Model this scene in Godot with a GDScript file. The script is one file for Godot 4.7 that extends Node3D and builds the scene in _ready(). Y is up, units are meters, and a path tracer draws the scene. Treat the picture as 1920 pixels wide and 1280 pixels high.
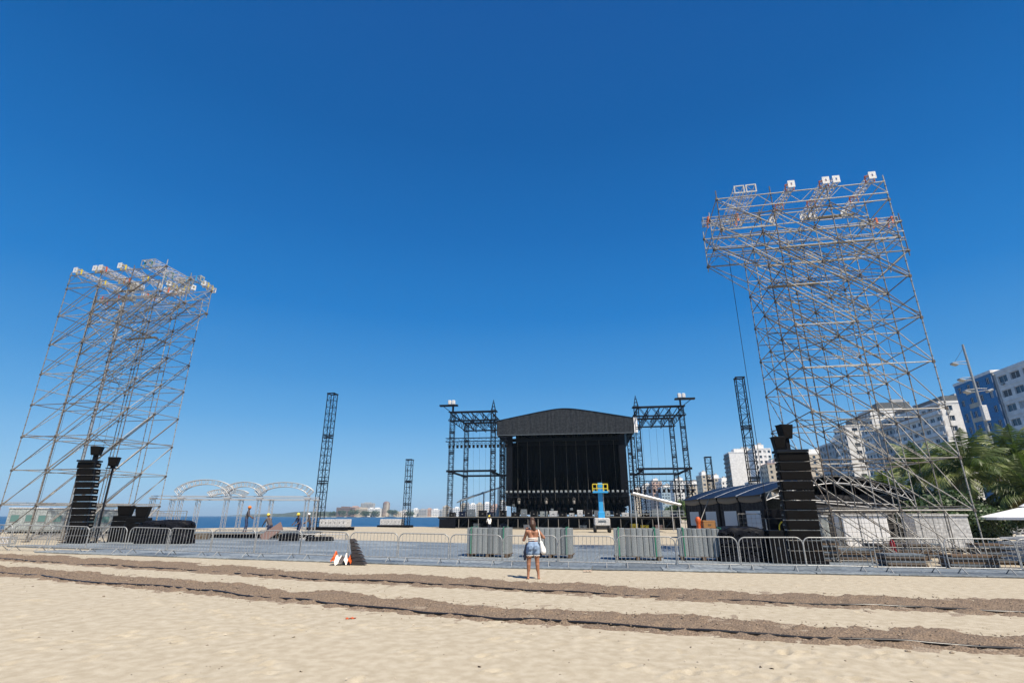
extends Node3D
# A beach concert site under construction. x is right, -z is into the picture, metres.

const EXPOSURE := 1.6
const TURN := -11.0          # the site's axes are turned by this many degrees about y

var M := {}
var names := {}
var unit_tube: ArrayMesh
var unit_box: ArrayMesh
var rng := RandomNumberGenerator.new()
var noise_a := FastNoiseLite.new()
var noise_b := FastNoiseLite.new()
var noise_c := FastNoiseLite.new()
var prints := []


# ---------------------------------------------------------------- mesh builder
class MB:
	var v := PackedVector3Array()
	var n := PackedVector3Array()
	var idx := PackedInt32Array()

	func tri_i(a: int, b: int, c: int, out: Vector3) -> void:
		if (v[c] - v[a]).cross(v[b] - v[a]).dot(out) < 0.0:
			idx.append(a); idx.append(c); idx.append(b)
		else:
			idx.append(a); idx.append(b); idx.append(c)

	func quad(a: Vector3, b: Vector3, c: Vector3, d: Vector3, out: Vector3) -> void:
		var nn := (c - a).cross(b - a)
		if nn.length_squared() < 1e-14:
			nn = (d - a).cross(c - a)
		nn = nn.normalized()
		var flip := nn.dot(out) < 0.0
		if flip:
			nn = -nn
		var s := v.size()
		v.append(a); v.append(b); v.append(c); v.append(d)
		for i in 4:
			n.append(nn)
		for k in ([0, 2, 1, 0, 3, 2] if flip else [0, 1, 2, 0, 2, 3]):
			idx.append(s + k)

	func tri(a: Vector3, b: Vector3, c: Vector3, out: Vector3) -> void:
		var nn := (c - a).cross(b - a).normalized()
		var flip := nn.dot(out) < 0.0
		if flip:
			nn = -nn
		var s := v.size()
		v.append(a); v.append(b); v.append(c)
		for i in 3:
			n.append(nn)
		for k in ([0, 2, 1] if flip else [0, 1, 2]):
			idx.append(s + k)

	func box(c: Vector3, s: Vector3, b := Basis.IDENTITY) -> void:
		var x := b.x * s.x * 0.5
		var y := b.y * s.y * 0.5
		var z := b.z * s.z * 0.5
		quad(c + x - y - z, c + x + y - z, c + x + y + z, c + x - y + z, x)
		quad(c - x - y - z, c - x + y - z, c - x + y + z, c - x - y + z, -x)
		quad(c + y - x - z, c + y + x - z, c + y + x + z, c + y - x + z, y)
		quad(c - y - x - z, c - y + x - z, c - y + x + z, c - y - x + z, -y)
		quad(c + z - x - y, c + z + x - y, c + z + x + y, c + z - x + y, z)
		quad(c - z - x - y, c - z + x - y, c - z + x + y, c - z - x + y, -z)

	func chamfered(c: Vector3, s: Vector3, r: float, b := Basis.IDENTITY) -> void:
		# a box whose twelve edges are cut off at 45 degrees
		var h := s * 0.5
		var ax := [b.x, b.y, b.z]
		var hs := [h.x, h.y, h.z]
		for a in 3:
			var p := (a + 1) % 3
			var q := (a + 2) % 3
			for sg in [-1.0, 1.0]:
				var o: Vector3 = c + ax[a] * hs[a] * sg
				var ep: Vector3 = ax[p] * (hs[p] - r)
				var eq: Vector3 = ax[q] * (hs[q] - r)
				quad(o - ep - eq, o + ep - eq, o + ep + eq, o - ep + eq, ax[a] * sg)
		for a in 3:
			var p := (a + 1) % 3
			var q := (a + 2) % 3
			var e: Vector3 = ax[a] * (hs[a] - r)
			for sp in [-1.0, 1.0]:
				for sq in [-1.0, 1.0]:
					var p1: Vector3 = c + ax[p] * hs[p] * sp + ax[q] * (hs[q] - r) * sq
					var p2: Vector3 = c + ax[p] * (hs[p] - r) * sp + ax[q] * hs[q] * sq
					quad(p1 - e, p1 + e, p2 + e, p2 - e, ax[p] * sp + ax[q] * sq)
		for sx in [-1.0, 1.0]:
			for sy in [-1.0, 1.0]:
				for sz in [-1.0, 1.0]:
					var px: Vector3 = c + b.x * h.x * sx + b.y * (h.y - r) * sy + b.z * (h.z - r) * sz
					var py: Vector3 = c + b.x * (h.x - r) * sx + b.y * h.y * sy + b.z * (h.z - r) * sz
					var pz: Vector3 = c + b.x * (h.x - r) * sx + b.y * (h.y - r) * sy + b.z * h.z * sz
					tri(px, py, pz, b.x * sx + b.y * sy + b.z * sz)

	func frame_of(d: Vector3) -> Array:
		var u := Vector3.UP if absf(d.normalized().y) < 0.9 else Vector3.RIGHT
		var x := d.cross(u).normalized()
		return [x, x.cross(d).normalized()]

	func tube(a: Vector3, b: Vector3, ra: float, rb: float, sides := 6, caps := true) -> void:
		var f := frame_of(b - a)
		var s := v.size()
		for i in sides:
			var t := TAU * i / sides
			var o: Vector3 = f[0] * cos(t) + f[1] * sin(t)
			v.append(a + o * ra); n.append(o)
			v.append(b + o * rb); n.append(o)
		for i in sides:
			var j := (i + 1) % sides
			var o: Vector3 = n[s + i * 2] + n[s + j * 2]
			tri_i(s + i * 2, s + j * 2, s + j * 2 + 1, o)
			tri_i(s + i * 2, s + j * 2 + 1, s + i * 2 + 1, o)
		if caps:
			var d := (b - a).normalized()
			for e in 2:
				var c0 := v.size()
				var dd := d if e == 1 else -d
				v.append(b if e == 1 else a); n.append(dd)
				for i in sides:
					v.append(v[s + i * 2 + e]); n.append(dd)
				for i in sides:
					tri_i(c0, c0 + 1 + i, c0 + 1 + (i + 1) % sides, dd)

	func path(pts: Array, rad, sides := 6) -> void:
		var s := v.size()
		var fx := Vector3.ZERO
		for k in pts.size():
			var d: Vector3 = (pts[mini(k + 1, pts.size() - 1)] - pts[maxi(k - 1, 0)]).normalized()
			if k == 0:
				fx = frame_of(d)[0]
			fx = (fx - d * fx.dot(d)).normalized()
			var fy := fx.cross(d)
			var r: float = rad[k] if rad is Array else rad
			for i in sides:
				var t := TAU * i / sides
				var o := fx * cos(t) + fy * sin(t)
				v.append(pts[k] + o * r); n.append(o)
		for k in pts.size() - 1:
			for i in sides:
				var j := (i + 1) % sides
				var a := s + k * sides + i
				var b := s + k * sides + j
				var out := n[a] + n[b]
				tri_i(a, b, b + sides, out)
				tri_i(a, b + sides, a + sides, out)

	func grid(nx: int, ny: int, f: Callable, up: Vector3) -> void:
		# smooth sheet: f(i, j) gives the points
		var s := v.size()
		var w := nx + 1
		for j in ny + 1:
			for i in nx + 1:
				v.append(f.call(i, j))
		for j in ny + 1:
			for i in nx + 1:
				var l := v[s + j * w + maxi(i - 1, 0)]
				var r := v[s + j * w + mini(i + 1, nx)]
				var d := v[s + maxi(j - 1, 0) * w + i]
				var t := v[s + mini(j + 1, ny) * w + i]
				var nn := (r - l).cross(t - d).normalized()
				n.append(nn if nn.dot(up) >= 0.0 else -nn)
		for j in ny:
			for i in nx:
				var a := s + j * w + i
				var out := n[a]
				tri_i(a, a + 1, a + w + 1, out)
				tri_i(a, a + w + 1, a + w, out)

	func lathe(c: Vector3, prof: Array, sides := 16) -> void:
		# prof: [radius, height] from bottom to top
		var s := v.size()
		var k := prof.size()
		for q in k:
			var d := Vector2(prof[mini(q + 1, k - 1)][0] - prof[maxi(q - 1, 0)][0], prof[mini(q + 1, k - 1)][1] - prof[maxi(q - 1, 0)][1])
			for i in sides:
				var t := TAU * i / sides
				v.append(c + Vector3(cos(t) * prof[q][0], prof[q][1], sin(t) * prof[q][0]))
				n.append(Vector3(cos(t) * d.y, -d.x, sin(t) * d.y).normalized())
		for q in k - 1:
			for i in sides:
				var j := (i + 1) % sides
				var out := n[s + q * sides + i] + n[s + q * sides + j] + n[s + (q + 1) * sides + i]
				tri_i(s + q * sides + i, s + q * sides + j, s + (q + 1) * sides + j, out)
				tri_i(s + q * sides + i, s + (q + 1) * sides + j, s + (q + 1) * sides + i, out)

	func done() -> ArrayMesh:
		var a := []
		a.resize(Mesh.ARRAY_MAX)
		a[Mesh.ARRAY_VERTEX] = v
		a[Mesh.ARRAY_NORMAL] = n
		a[Mesh.ARRAY_INDEX] = idx
		var m := ArrayMesh.new()
		m.add_surface_from_arrays(Mesh.PRIMITIVE_TRIANGLES, a)
		return m


# ---------------------------------------------------------------- node helpers
const NTH := ["first", "second", "third", "fourth", "fifth", "sixth", "seventh", "eighth", "ninth", "tenth", "eleventh", "twelfth", "thirteenth", "fourteenth", "fifteenth", "sixteenth", "seventeenth", "eighteenth", "nineteenth", "twentieth", "twenty-first", "twenty-second", "twenty-third", "twenty-fourth", "twenty-fifth", "twenty-sixth", "twenty-seventh"]

func numbered(called: String) -> String:
	var k: int = names.get(called, 0)
	names[called] = k + 1
	return called if k == 0 else "%s_%03d" % [called, k]

func tag(o: Node, label: String, category: String, group := "") -> void:
	o.set_meta("label", label)
	o.set_meta("category", category)
	if group != "":
		o.set_meta("group", group)

func thing(called: String, label: String, category: String, at := Vector3.ZERO, turn := 0.0, group := "") -> Node3D:
	var o := Node3D.new()
	o.name = numbered(called)
	add_child(o)
	o.position = at
	o.rotation_degrees.y = turn
	tag(o, label, category, group)
	return o

func part(parent: Node, called: String, mesh: Mesh, mat: Material, xf := Transform3D.IDENTITY) -> MeshInstance3D:
	var o := MeshInstance3D.new()
	o.mesh = mesh
	o.material_override = mat
	o.transform = xf
	o.name = called
	parent.add_child(o, true)
	return o

func stuffpart(parent: Node, called: String, mesh: Mesh, mat: Material) -> MeshInstance3D:
	var o := part(parent, called, mesh, mat)
	o.set_meta("kind", "stuff")
	return o

func structure(called: String, mesh: Mesh, mat: Material) -> MeshInstance3D:
	var o := part(self, numbered(called), mesh, mat)
	o.set_meta("kind", "structure")
	return o

func rod(parent: Node, called: String, a: Vector3, b: Vector3, r: float, mat: Material) -> MeshInstance3D:
	var d := b - a
	var u := Vector3.UP if absf(d.normalized().y) < 0.9 else Vector3.RIGHT
	var x := d.cross(u).normalized()
	var z := x.cross(d).normalized()
	return part(parent, called, unit_tube, mat, Transform3D(Basis(x * r, d, z * r), a))

func slab(parent: Node, called: String, c: Vector3, s: Vector3, mat: Material, turn := Basis.IDENTITY) -> MeshInstance3D:
	return part(parent, called, unit_box, mat, Transform3D(turn * Basis.from_scale(s), c))

func cham(parent: Node, called: String, c: Vector3, s: Vector3, r: float, mat: Material) -> MeshInstance3D:
	var b := MB.new()
	b.chamfered(Vector3.ZERO, s, r)
	return part(parent, called, b.done(), mat, Transform3D(Basis.IDENTITY, c))

func copy(o: Node3D, label := "") -> Node3D:
	var c: Node3D = o.duplicate()
	var stem := String(o.name)
	if stem.length() > 4 and stem[-4] == "_" and stem.right(3).is_valid_int():
		stem = stem.left(-4)
	c.name = numbered(stem)
	add_child(c)
	if label != "":
		c.set_meta("label", label)
	return c

func site(u: float, v: float, y := 0.0) -> Vector3:
	# site axes (u along the fence, v away from the camera) to the world
	var a := deg_to_rad(-TURN)
	return Vector3(u * cos(a) + v * sin(a), y, u * sin(a) - v * cos(a))


# ---------------------------------------------------------------- materials
func lin(r: float, g: float, b: float) -> Color:
	return Color(r, g, b).linear_to_srgb()

func noise_tex(sd: int, freq: float, lo: float, hi: float, size := 512, oct := 5, contrast := 1.0, tint_lo := Color.WHITE) -> ImageTexture:
	var nz := FastNoiseLite.new()
	nz.seed = sd
	nz.frequency = freq
	nz.fractal_octaves = oct
	nz.noise_type = FastNoiseLite.TYPE_SIMPLEX_SMOOTH
	var im := nz.get_seamless_image(size, size)
	im.convert(Image.FORMAT_RGB8)
	for y in size:
		for x in size:
			var k := clampf((im.get_pixel(x, y).r - 0.5) * contrast + 0.5, 0.0, 1.0)
			var t := lerpf(lo, hi, k)
			var c := Color(t, t, t)
			if tint_lo != Color.WHITE:
				c = Color(t, t, t) * tint_lo.lerp(Color.WHITE, k)
			im.set_pixel(x, y, c)
	return ImageTexture.create_from_image(im)

func normal_tex(sd: int, freq: float, size := 512, oct := 5, strength := 4.0) -> ImageTexture:
	var nz := FastNoiseLite.new()
	nz.seed = sd
	nz.frequency = freq
	nz.fractal_octaves = oct
	var im := nz.get_seamless_image(size, size)
	im.convert(Image.FORMAT_RGBA8)
	im.bump_map_to_normal_map(strength)
	return ImageTexture.create_from_image(im)

func mat(key: String, c: Color, rough := 0.8, metal := 0.0, tex: Texture2D = null, scale := 1.0, nrm: Texture2D = null, nscale := 1.0, own := false) -> StandardMaterial3D:
	var m := StandardMaterial3D.new()
	m.albedo_color = c
	m.roughness = rough
	m.metallic = metal
	if tex or nrm:
		m.uv1_triplanar = true
		m.uv1_world_triplanar = not own
		m.uv1_scale = Vector3.ONE * scale
	if tex:
		m.albedo_texture = tex
	if nrm:
		m.normal_enabled = true
		m.normal_texture = nrm
		m.normal_scale = nscale
	M[key] = m
	return m

func make_materials() -> void:
	var mottle := noise_tex(3, 0.012, 0.72, 1.0, 512, 6, 1.6)
	var speck := noise_tex(5, 0.06, 0.62, 1.0, 512, 4, 2.0)
	var sandt := noise_tex(8, 0.016, 0.90, 1.0, 1024, 8, 1.5, Color(1.0, 0.985, 0.96))
	var grain := noise_tex(17, 0.10, 0.80, 1.0, 512, 3, 2.2, Color(0.99, 0.965, 0.93))
	var sandn := normal_tex(9, 0.03, 1024, 6, 6.0)
	var lumpn := normal_tex(12, 0.05, 512, 5, 9.0)
	var sean := normal_tex(14, 0.02, 1024, 6, 8.0)
	var clothn := normal_tex(15, 0.02, 512, 4, 5.0)
	var s := mat("sand", lin(0.53, 0.485, 0.392), 0.95, 0.0, sandt, 0.22, sandn, 0.1)
	s.detail_enabled = true
	s.detail_blend_mode = BaseMaterial3D.BLEND_MODE_MUL
	s.detail_uv_layer = BaseMaterial3D.DETAIL_UV_2
	s.uv2_triplanar = true
	s.uv2_world_triplanar = true
	s.uv2_scale = Vector3.ONE * 1.9
	s.detail_albedo = grain
	mat("dug_sand", lin(0.262, 0.192, 0.135), 0.95, 0.0, speck, 0.8, lumpn, 0.8)
	mat("spilled_sand", lin(0.375, 0.30, 0.225), 0.95, 0.0, speck, 1.1, lumpn, 0.5)
	mat("sea", lin(0.018, 0.095, 0.22), 0.42, 0.0, mottle, 0.01, sean, 1.0).uv1_scale = Vector3.ONE * 0.03
	mat("floor_grey", lin(0.205, 0.245, 0.285), 0.6, 0.0, mottle, 0.7)
	mat("floor_grey_light", lin(0.285, 0.325, 0.355), 0.6, 0.0, mottle, 0.6)
	mat("floor_grey_dark", lin(0.15, 0.182, 0.215), 0.62, 0.0, mottle, 0.8)
	mat("panel_grey", lin(0.36, 0.385, 0.385), 0.6, 0.0, speck, 1.2)
	mat("panel_grey_dark", lin(0.24, 0.262, 0.268), 0.6, 0.0, speck, 1.2)
	mat("strap_green", lin(0.03, 0.20, 0.12), 0.55)
	mat("wood", lin(0.17, 0.11, 0.065), 0.8, 0.0, speck, 2.0)
	mat("steel", lin(0.47, 0.45, 0.415), 0.5, 0.15, mottle, 1.5)
	mat("steel_dull", lin(0.32, 0.30, 0.27), 0.6, 0.12, speck, 1.5)
	mat("steel_rust", lin(0.19, 0.16, 0.135), 0.75, 0.05, speck, 2.0)
	mat("coupler", lin(0.10, 0.085, 0.075), 0.7, 0.3)
	mat("galv", lin(0.44, 0.45, 0.45), 0.45, 0.3, mottle, 2.0)
	mat("alu", lin(0.52, 0.52, 0.53), 0.4, 0.3)
	mat("alu_dull", lin(0.40, 0.405, 0.415), 0.45, 0.25)
	mat("white_plate", lin(0.82, 0.82, 0.82), 0.45, 0.0, mottle, 2.0)
	mat("black_steel", lin(0.010, 0.014, 0.022), 0.6, 0.1)
	mat("black", lin(0.006, 0.006, 0.008), 0.7)
	mat("speaker", lin(0.007, 0.007, 0.008), 0.6, 0.0, speck, 3.0)
	mat("speaker_grille", lin(0.010, 0.009, 0.009), 0.85, 0.0, speck, 6.0)
	mat("tarp", lin(0.009, 0.010, 0.015), 0.5, 0.0, mottle, 1.0, clothn, 1.0)
	mat("drape", lin(0.008, 0.010, 0.015), 0.9, 0.0, mottle, 0.5)
	mat("skirt", lin(0.038, 0.044, 0.053), 0.6, 0.0, mottle, 0.35, clothn, 0.4)
	mat("tent_blue", lin(0.012, 0.020, 0.050), 0.5, 0.0, mottle, 0.6)
	mat("tent_grey", lin(0.042, 0.041, 0.044), 0.8, 0.0, mottle, 0.6, clothn, 0.8)
	mat("tent_white", lin(0.78, 0.78, 0.79), 0.6)
	mat("tent_lining", lin(0.13, 0.115, 0.095), 0.85)
	var gl := mat("clear_vinyl", Color(0.80, 0.84, 0.88, 0.55), 0.12)
	gl.transparency = BaseMaterial3D.TRANSPARENCY_ALPHA
	mat("white_paint", lin(0.66, 0.66, 0.66), 0.5, 0.0, mottle, 0.8)
	mat("pale_paint", lin(0.40, 0.44, 0.44), 0.5, 0.0, mottle, 0.8)
	mat("glass_dark", lin(0.025, 0.045, 0.075), 0.12)
	mat("glass_teal", lin(0.10, 0.19, 0.18), 0.15)
	mat("lift_blue", lin(0.03, 0.30, 0.62), 0.4)
	mat("yellow", lin(0.68, 0.52, 0.03), 0.45)
	mat("orange", lin(0.72, 0.12, 0.015), 0.55, 0.0, mottle, 2.0)
	mat("orange_wood", lin(0.42, 0.20, 0.06), 0.7, 0.0, speck, 2.0)
	mat("red", lin(0.50, 0.02, 0.02), 0.4)
	mat("rubber", lin(0.012, 0.012, 0.013), 0.75)
	mat("hose", lin(0.010, 0.010, 0.012), 0.32)
	mat("bark", lin(0.16, 0.125, 0.095), 0.9, 0.0, speck, 2.0, lumpn, 1.0)
	for f in [["frond", 0.058, 0.085, 0.020], ["frond_light", 0.115, 0.14, 0.034], ["frond_dry", 0.25, 0.17, 0.055], ["leaf", 0.035, 0.062, 0.018], ["leaf_light", 0.075, 0.125, 0.025]]:
		var lm := mat(f[0], lin(f[1], f[2], f[3]), 0.5)
		lm.backlight_enabled = true
		lm.backlight = lin(f[1] * 0.6, f[2] * 0.75, f[3] * 0.4)
	var plaster := noise_tex(23, 0.02, 0.88, 1.0, 512, 6, 1.4)
	mat("wall_bright", lin(0.86, 0.85, 0.83), 0.8, 0.0, plaster, 0.05)
	mat("wall_white", lin(0.78, 0.77, 0.75), 0.8, 0.0, plaster, 0.05)
	mat("wall_cream", lin(0.56, 0.49, 0.39), 0.8, 0.0, plaster, 0.05)
	mat("wall_pink", lin(0.55, 0.38, 0.31), 0.8, 0.0, plaster, 0.05)
	mat("wall_grey", lin(0.42, 0.43, 0.44), 0.8, 0.0, plaster, 0.05)
	mat("wall_blue", lin(0.008, 0.20, 0.48), 0.5, 0.0, mottle, 0.3)
	mat("wall_teal", lin(0.05, 0.22, 0.28), 0.3, 0.0, mottle, 0.3)
	mat("wall_brown", lin(0.20, 0.13, 0.115), 0.8, 0.0, plaster, 0.05)
	mat("roof_dark", lin(0.10, 0.115, 0.13), 0.7, 0.0, mottle, 0.3)
	mat("hill", lin(0.055, 0.075, 0.05), 0.95, 0.0, mottle, 0.004)
	mat("hill_rock", lin(0.20, 0.19, 0.18), 0.95, 0.0, mottle, 0.006)
	mat("pavement", lin(0.33, 0.32, 0.30), 0.85, 0.0, mottle, 0.2)
	mat("asphalt", lin(0.05, 0.05, 0.052), 0.9, 0.0, mottle, 0.2)
	var skin := mat("skin", lin(0.30, 0.135, 0.075), 0.5)
	skin.subsurf_scatter_enabled = true
	skin.subsurf_scatter_strength = 0.05
	mat("skin_dark", lin(0.11, 0.055, 0.035), 0.55)
	mat("hair", lin(0.055, 0.024, 0.013), 0.55)
	mat("denim", lin(0.33, 0.47, 0.68), 0.85, 0.0, speck, 14.0, clothn, 0.8)
	mat("navy", lin(0.012, 0.018, 0.040), 0.85, 0.0, null, 1.0, clothn, 1.0)
	mat("white_cloth", lin(0.80, 0.77, 0.72), 0.85, 0.0, null, 1.0, clothn, 0.6)
	mat("beige_cloth", lin(0.62, 0.48, 0.38), 0.85)
	mat("grey_cloth", lin(0.075, 0.065, 0.068), 0.85)
	mat("mat_cloth", lin(0.028, 0.024, 0.027), 0.8)
	mat("blue_cloth", lin(0.03, 0.045, 0.10), 0.85)
	mat("green_cloth", lin(0.12, 0.30, 0.14), 0.85)
	mat("helmet_orange", lin(0.75, 0.20, 0.03), 0.35)
	mat("helmet_yellow", lin(0.78, 0.58, 0.06), 0.35)
	mat("helmet_white", lin(0.8, 0.8, 0.8), 0.35)
	for key in ["black", "speaker", "speaker_grille", "tarp", "drape", "skirt", "black_steel", "tent_grey", "tent_blue"]:
		M[key].metallic_specular = 0.2
	mat("debris", lin(0.10, 0.065, 0.04), 0.9)
	mat("debris_pale", lin(0.55, 0.47, 0.36), 0.9)


# ---------------------------------------------------------------- ground
func base_height(x: float, d: float) -> float:
	# the beach rises a little to the left and falls to the sea
	return 0.0132 * clampf(-x, 0.0, 34.0)

func shore_x(d: float) -> float:
	var k := [[-60.0, -85.0], [0.0, -72.0], [30.0, -62.0], [60.0, -43.0], [80.0, -29.0], [92.0, -11.0], [120.0, 10.0], [200.0, 42.0], [500.0, 110.0], [900.0, 190.0], [1150.0, 230.0], [1240.0, 60.0], [1260.0, -455.0], [1300.0, -500.0], [3000.0, -500.0]]
	for i in k.size() - 1:
		if d < k[i + 1][0]:
			return lerpf(k[i][1], k[i + 1][1], clampf((d - k[i][0]) / (k[i + 1][0] - k[i][0]), 0.0, 1.0))
	return -500.0

func ground_height(x: float, d: float) -> float:
	var y := base_height(x, d)
	var to_sea := x - shore_x(d)
	if to_sea < 5.0:
		y = lerpf(y, -2.6, smoothstep(5.0, -14.0, to_sea))
	return y

func fine_height(x: float, d: float) -> float:
	var y := ground_height(x, d)
	var edge := clampf(minf(minf(x + 34.0, 26.0 - x), minf(d - 3.0, 38.0 - d)) / 1.5, 0.0, 1.0)
	var k := noise_a.get_noise_2d(x, d) * 0.009 + noise_b.get_noise_2d(x, d) * 0.0014 + noise_c.get_noise_2d(x, d) * 0.0016
	if d < 19.5 - 0.2 * x:
		for p in prints:
			var q := Vector2(x - p[0], d - p[1])
			if absf(q.x) < 0.4 and absf(q.y) < 0.4:
				q = q.rotated(p[2])
				var e: float = q.x * q.x / (p[3] * p[3]) + q.y * q.y / (p[4] * p[4])
				if e < 4.0:
					k += p[5] * (-exp(-e * 1.6) + 0.75 * exp(-(e - 1.7) * (e - 1.7) * 1.5))
	return y + k * edge

func build_ground() -> void:
	noise_a.seed = 4; noise_a.frequency = 0.4; noise_a.fractal_octaves = 2
	noise_b.seed = 7; noise_b.frequency = 2.2; noise_b.fractal_octaves = 3
	noise_c.seed = 11; noise_c.frequency = 7.0; noise_c.fractal_octaves = 2
	rng.seed = 21
	for i in 150:
		var d := rng.randf_range(6.3, 9.0) if i < 80 else rng.randf_range(9.0, 19.0)
		var x := rng.randf_range(-d, d)
		prints.append([x, d, rng.randf() * TAU, rng.randf_range(0.05, 0.09), rng.randf_range(0.10, 0.17), rng.randf_range(0.012, 0.034)])
	for w in [[-7.0, 8.3, 0.25, 16], [1.5, 7.3, -0.2, 14], [-3.0, 9.2, 2.6, 10], [3.0, 19.0, -0.35, 14], [6.0, 15.6, -0.1, 12], [-9.0, 15.0, -0.3, 12]]:
		for k in w[3]:
			var ax := Vector2(cos(w[2]), sin(w[2]))
			var p: Vector2 = Vector2(w[0], w[1]) + ax * 0.62 * k + ax.orthogonal() * (0.10 if k % 2 else -0.10) + Vector2(rng.randf_range(-0.05, 0.05), rng.randf_range(-0.05, 0.05))
			prints.append([p.x, p.y, -w[2] + PI * 0.5, rng.randf_range(0.055, 0.075), rng.randf_range(0.13, 0.16), rng.randf_range(0.022, 0.042)])
	# the sheet: a fine patch in front, coarse cells to the far shore
	var b := MB.new()
	var x0 := -34.0
	var x1 := 26.0
	var d0 := 3.0
	var d1 := 38.0
	var bands := [[3.0, 12.0, 0.06, -16.0, 14.0], [12.0, 22.0, 0.11, -28.0, 20.0], [22.0, 38.0, 0.5, -34.0, 26.0]]
	for q in bands:
		var nx := int(round((q[4] - q[3]) / q[2]))
		var ny := int(round((q[1] - q[0]) / q[2]))
		b.grid(nx, ny, func(i: int, j: int):
			var x: float = lerpf(q[3], q[4], float(i) / nx)
			var d: float = lerpf(q[0], q[1], float(j) / ny)
			return Vector3(x, fine_height(x, d), -d), Vector3.UP)
		for side in [[x0, q[3]], [q[4], x1]]:
			if side[1] - side[0] > 0.1:
				var mx := int((side[1] - side[0]) / 0.5)
				var my := int((q[1] - q[0]) / 0.5)
				b.grid(mx, my, func(i: int, j: int):
					var x: float = lerpf(side[0], side[1], float(i) / mx)
					var d: float = lerpf(q[0], q[1], float(j) / my)
					return Vector3(x, fine_height(x, d), -d), Vector3.UP)
	var xs := [-900.0, -600.0, -500.0, -450.0, -300.0, -200.0, -130.0, -115.0, -105.0]
	for i in range(-96, -34, 3):
		xs.append(float(i))
	xs.append(x0)
	for i in range(-31, 25, 3):
		xs.append(float(i))
	xs.append_array([x1, 32.0, 40.0, 47.0, 55.0, 70.0, 90.0, 120.0, 150.0, 180.0, 220.0, 300.0, 600.0, 1500.0])
	var ds := [-60.0, -20.0, d0, 20.0, d1]
	for i in range(42, 300, 4):
		ds.append(float(i))
	for i in range(300, 1240, 60):
		ds.append(float(i))
	ds.append_array([1225.0, 1240.0, 1250.0, 1256.0, 1262.0, 1270.0, 1290.0, 1400.0, 1800.0, 2600.0])
	for i in xs.size() - 1:
		for j in ds.size() - 1:
			if xs[i] >= x0 - 0.01 and xs[i + 1] <= x1 + 0.01 and ds[j] >= d0 - 0.01 and ds[j + 1] <= d1 + 0.01:
				continue
			var c := func(x, d): return Vector3(x, ground_height(x, d), -d)
			b.quad(c.call(xs[i], ds[j]), c.call(xs[i + 1], ds[j]), c.call(xs[i + 1], ds[j + 1]), c.call(xs[i], ds[j + 1]), Vector3.UP)
	structure("ground", b.done(), M.sand)
	b = MB.new()
	b.grid(8, 8, func(i: int, j: int): return Vector3(-9000.0 + i * 1800.0, -1.0, 200.0 - j * 1700.0), Vector3.UP)
	structure("sea", b.done(), M.sea)
	b = MB.new()
	b.box(Vector3.ZERO, Vector3(16, 0.3, 700))
	var o := structure("promenade", b.done(), M.pavement)
	o.transform = Transform3D(Basis(Vector3.UP, deg_to_rad(TURN)), site(49, 300, 0.0))
	b = MB.new()
	b.box(Vector3.ZERO, Vector3(30, 0.16, 700))
	o = structure("avenue", b.done(), M.asphalt)
	o.transform = Transform3D(Basis(Vector3.UP, deg_to_rad(TURN)), site(72, 300, 0.0))

func strip_point(p: Vector2, f: float, back: float, front: float, nz: FastNoiseLite, lump: FastNoiseLite) -> Vector3:
	var wide: float = 1.0 + 0.55 * nz.get_noise_2d(p.x * 0.25, p.y * 0.25 + 40.0)
	var t: float = lerpf(-front, back * wide, f)
	var d: float = p.y + t
	var x: float = p.x + t * 0.2
	var bank: float = pow(maxf(0.0, 1.0 - pow(absf(2.0 * f - 1.0), 3.0)), 0.7)
	var rough: float = 0.03 * nz.get_noise_2d(x, d) + 0.036 * maxf(-0.6, lump.get_noise_2d(x, d))
	var y: float = fine_height(x, d) - 0.024 + bank * 0.062 + rough * minf(1.0, bank * 2.0) + 0.035 * nz.get_noise_2d(x * 1.1 + 9.0, d * 1.1) + 0.012 * noise_c.get_noise_2d(x * 1.6, d * 1.6)
	return Vector3(x, y, -d)

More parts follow.
